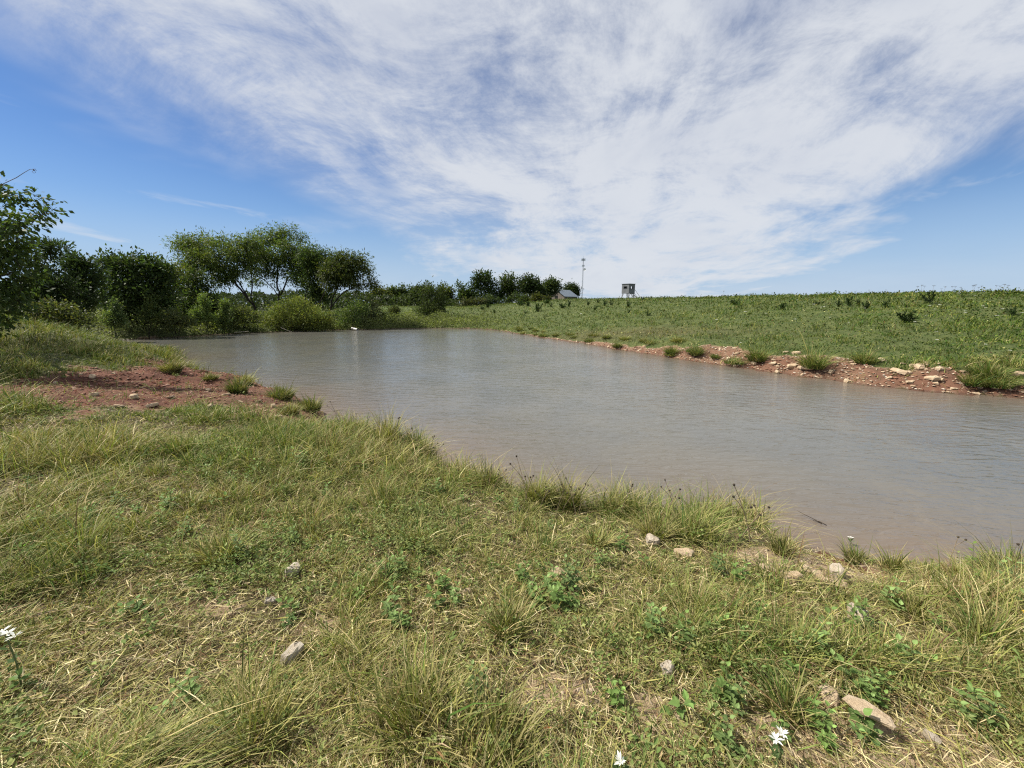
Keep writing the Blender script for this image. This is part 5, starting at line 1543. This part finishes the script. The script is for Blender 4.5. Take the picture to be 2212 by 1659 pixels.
WP = [(870, 1225, 1), (840, 1240, 0), (900, 1235, 2), (640, 1165, 1), (660, 1180, 0), (530, 1195, 3), (960, 1265, 0), (985, 1285, 1), (950, 1300, 2), (1150, 1270, 1), (1170, 1290, 0), (1190, 1265, 1), (1160, 1310, 2), (1235, 1270, 3), (1130, 1250, 0), (1200, 1300, 0),
      (1210, 1315, 2), (1240, 1300, 0), (850, 1320, 1), (870, 1345, 0), (1035, 1500, 3), (1490, 1400, 1), (1480, 1370, 0), (1600, 1385, 1), (1560, 1345, 2), (1640, 1330, 0), (1720, 1415, 1), (1700, 1440, 0), (1730, 1460, 2), (1760, 1400, 1), (1870, 1490, 1), (1890, 1470, 0),
      (1850, 1480, 2), (1880, 1510, 0), (1960, 1440, 1), (1940, 1420, 0), (2000, 1430, 2), (1570, 1500, 0), (1590, 1515, 1), (1450, 1530, 2), (1850, 1330, 0), (1920, 1300, 1), (1780, 1340, 2), (1835, 1350, 1), (300, 1100, 0), (250, 1080, 1), (340, 1110, 2),
      (90, 1130, 0), (120, 1150, 2), (60, 1160, 4), (150, 1130, 4), (130, 1180, 4), (90, 1190, 2), (180, 1160, 4), (40, 1180, 4), (200, 1110, 0), (260, 1130, 2), (410, 1140, 1), (370, 1090, 0), (480, 1080, 2), (640, 1000, 1), (560, 1010, 0), (600, 980, 2),
      (470, 960, 1), (520, 985, 0), (430, 990, 2), (790, 1010, 1), (840, 1030, 0), (950, 1060, 1), (1000, 1070, 0), (1190, 1130, 1), (1120, 1095, 3), (1075, 1075, 0), (700, 1060, 2), (760, 1090, 0), (1290, 1210, 1), (1345, 1180, 0), (1400, 1215, 2), (1550, 1230, 1),
      (1600, 1250, 0), (2140, 1290, 1), (2170, 1310, 0), (2190, 1290, 3), (2120, 1320, 2), (2080, 1300, 1), (2150, 1340, 0), (2200, 1330, 1), (2040, 1360, 2), (1330, 1520, 0), (1410, 1370, 1), (780, 1290, 0), (620, 1340, 4), (420, 1510, 1), (300, 1310, 4), (640, 1310, 2),
      (2130, 1560, 1), (2060, 1500, 2), (1700, 1590, 2), (1770, 1570, 0), (1860, 1560, 2), (1880, 1590, 4), (1790, 1610, 0), (1560, 1600, 1), (50, 1470, 2)]
used = set()
for i, (u, v, k_) in enumerate(WP):
    p = drop(u, v + 14, .8)
    D = math.hypot(p[0], p[1]); s_ = random.uniform(.6, 1.05) * (1.0 if D < 4 else 1.2)
    lab = 'green broadleaf weed poking through the matted grass'
    if k_ not in used:
        used.add(k_); r_ = W[k_]; r_.location = p; r_.scale = (s_,) * 3
    else: r_ = copy_thing(W[k_], p, random.uniform(0, 6.28), s_)
    if i == 20: lab = 'single tall grey green leafy weed at the bottom centre'
    tag(r_, lab, 'weed', 'broadleaf weeds in the near grass')
# tall mullein-like stalk at the right shore
TW = weed(9, 5, .34, .05, (.12, .17, .04)); p = drop(2097, 1262, .8); TW.location = p
tag(TW, 'upright leafy weed standing against the water near the right edge', 'weed')

word_places([(o, *screen(o)) for o in COL.objects if o.name.startswith('broadleaf_weed') and o.get('label', '').startswith('green broadleaf')], 'green leafy weed')
# ------------------------------------------------------------------ dry seed stalks on the shore
def stalk(seed, h, lean, heads):
    r_ = np.random.default_rng(seed)
    root = bpy.data.objects.new('seed_stalk', None); COL.objects.link(root); root.empty_display_size = .05
    a = MB(); b2 = []
    az_ = r_.uniform(-.6, .6)
    def P_(t, l=lean, z0=0.): return np.array([math.cos(az_) * l * h * t ** 1.5, math.sin(az_) * l * h * t ** 1.5, h * t * (1 - .15 * l * t)])
    a.tube([P_(t) for t in np.linspace(0, 1, 7)], np.linspace(.0042, .0026, 7), 5)
    ends = [P_(1.)]
    for q in range(heads - 1):
        t0 = r_.uniform(.45, .8); e = P_(t0) + np.array([r_.normal(0, .06), r_.normal(0, .04), r_.uniform(.06, .16)])
        a.tube([P_(t0), (P_(t0) + e) / 2 + [0.01, 0, -.005], e], [.0026, .0024, .002], 4); ends.append(e)
    a.build('stem', [M_DRYSTEM], root)
    for e in ends:
        mb_ = MB(); k_ = 7
        zs_ = [(-.9, .35), (-.4, .95), (.2, 1.), (.8, .5)]
        v_ = [e + .010 * np.array([math.cos(t) * s_, math.sin(t) * s_, z_]) for z_, s_ in zs_ for t in np.arange(k_) * 6.283 / k_]
        mb_.add(v_, [(i * k_ + j, i * k_ + (j + 1) % k_, (i + 1) * k_ + (j + 1) % k_, (i + 1) * k_ + j) for i in range(3) for j in range(k_)] + [tuple(range(k_))[::-1], tuple(3 * k_ + j for j in range(k_))])
        mb_.build('seed_head', [M_SEED], root)
    return root
ST = [stalk(1, .42, .25, 2), stalk(2, .36, .5, 3), stalk(3, .46, -.35, 3)]
SPOT = [(925, 1000, 0), (912, 1000, 2), (935, 1005, 1), (765, 925, 0), (800, 935, 1), (735, 925, 2), (1065, 1065, 1), (1130, 1105, 0), (1140, 1100, 2), (1165, 1110, 1), (1200, 1120, 0), (1215, 1110, 1), (1250, 1115, 0), (1245, 1125, 2),
        (1600, 1170, 1), (1620, 1180, 2), (1340, 1120, 0), (1430, 1135, 1), (1460, 1130, 2), (2040, 1250, 0), (2150, 1250, 1), (850, 965, 0), (870, 975, 2)]
seen_ = set()
for i, (u, v, k_) in enumerate(SPOT):
    p = drop(u, v, .8)
    if k_ not in seen_: seen_.add(k_); r_ = ST[k_]; r_.location = p
    else: r_ = copy_thing(ST[k_], p, random.uniform(-.8, .8), random.uniform(.75, 1.15))
    tag(r_, 'thin dry stalk with dark button seed heads standing against the water', 'dry stalk', 'seed stalks along the near shore')

word_places([(o, *screen(o)) for o in COL.objects if o.name.startswith('seed_stalk')], 'dry dark headed stalk')
# ------------------------------------------------------------------ white bract flowers close by
def bract_flower(name, label, u, v, hgt_, heads, seed, lean=(0, 0)):
    r_ = np.random.default_rng(seed)
    p = drop(u, v, .8)
    top = np.array([lean[0], lean[1], hgt_])
    root = empty(name, p, label, 'flower')
    a = MB(); a.tube([(0, 0, -.01), top * .5 + [.01, 0, 0], top], [.004, .0035, .003], 6)
    hp = []
    for q in range(heads):
        e = top + np.array([(q - (heads - 1) / 2) * .045, r_.normal(0, .012), r_.uniform(.0, .02)])
        a.tube([top - [0, 0, .03], e], [.002, .002], 4); hp.append(e)
    a.build('stem', [M_STEM], root)
    M_ = MB()
    for e in hp:
        for k_ in range(10):
            an = k_ * .628 + r_.normal(0, .15); el_ = r_.uniform(.05, .8); ln = r_.uniform(.022, .036)
            d = np.array([math.cos(an) * math.cos(el_), math.sin(an) * math.cos(el_), math.sin(el_)]); s = np.array([-math.sin(an), math.cos(an), 0]) * ln * .16
            m_ = e + d * ln * .5
            M_.add([e, m_ - s, e + d * ln + [0, 0, -.003], m_ + s, m_ + [0, 0, -.002]], [(0, 1, 4), (1, 2, 4), (2, 3, 4), (3, 0, 4)])
    M_.build('petals', [M_WHITE], root)
    n_ = 14; t = r_.uniform(.1, .95, n_); an = r_.uniform(0, 6.28, n_)
    d = np.stack([np.cos(an), np.sin(an), r_.uniform(.2, .9, n_)], 1); d /= np.linalg.norm(d, axis=1)[:, None]
    V, F, _, C = leaves(top[None] * t[:, None], d, np.tile([0, 0, 1.], (n_, 1)), r_.uniform(.03, .055, n_), r_.uniform(.012, .018, n_), np.tile([.11, .17, .06], (n_, 1)), .06)
    link('leaves', make_mesh('flower_leaves', V, [F], M_WEED, False, C), root)
bract_flower('bract_flower', 'spidery white flower cluster on a leafy stem at the left edge', 48, 1490, .27, 3, 3, (.0, .0))
bract_flower('bract_flower', 'pair of spidery white flowers at the bottom right of centre', 1675, 1655, .13, 2, 4)
bract_flower('bract_flower', 'white flower just peeking in at the bottom edge', 1335, 1690, .09, 1, 5)
bract_flower('bract_flower', 'single small white flower on a stalk by the red notch', 1832, 1200, .20, 1, 6)
# orange dead leaf and driftwood
def stick(u, v, pts, r0, label, name='driftwood_stick', mat=None, lo=1.):
    p = drop(u, v, lo)
    a = MB(); a.tube(pts, np.linspace(r0, r0 * .4, len(pts)), 6)
    o = a.build(name, [mat or M_TWIG], None, (p[0], p[1], max(p[2], 0) + r0)); tag(o, label, 'stick')
stick(1770, 1165, [(0, .0, .0), (-.05, .08, .02), (-.10, .16, .03), (-.15, .22, .05)], .005, 'dark bent stick poking out of the red notch over the water', mat=M_SEED)
stick(1780, 1168, [(0, 0, 0), (-.05, .05, .02), (-.1, .09, .01)], .005, 'short dark stick lying in the shallow water at the red notch', mat=M_SEED)
M_PALE = plain_mat('bleached_wood', (.42, .36, .28), (.55, .48, .38), .85, 8.)
stick(622, 722, [(-.7, .2, .35), (0, 0, .1), (.5, -.2, -.02)], .03, 'bleached stick slanting into the water on the far left bank', mat=M_PALE, lo=20.)
stick(520, 726, [(-.5, 0, .1), (.3, .05, .15), (.7, .1, .2)], .025, 'thin grey branch lying along the far left waterline', mat=M_PALE, lo=20.)
M_ORANGE = plain_mat('orange_leaf', (.50, .16, .05), (.40, .12, .04), .6)
p = drop(1183, 1590, .8); a = MB(); a.add([(-.022, 0, .03), (0, -.008, .036), (.024, .004, .03), (0, .010, .028)], [(0, 1, 2, 3)])
tag(a.build('fallen_leaf', [M_ORANGE], None, p), 'orange dead leaf lying in the grass at the bottom centre', 'leaf')
p = drop(2210, 1390, .8); a = MB()
for k_ in range(8):
    an = k_ * .785; a.add([(0, 0, .2), (math.cos(an - .3) * .014, math.sin(an - .3) * .014, .202), (math.cos(an) * .022, math.sin(an) * .022, .2), (math.cos(an + .3) * .014, math.sin(an + .3) * .014, .202)], [(0, 1, 2, 3)])
yf = empty('yellow_flower', (p[0] - .03, p[1], p[2]), 'yellow petalled flower at the right edge', 'flower')
a.build('petals', [plain_mat('yellow_petal', (.75, .45, .03), (.65, .36, .02), .6)], yf)
a = MB(); a.tube([(0, 0, -.01), (0, 0, .2)], [.003, .002], 5); a.build('stem', [M_STEM], yf)
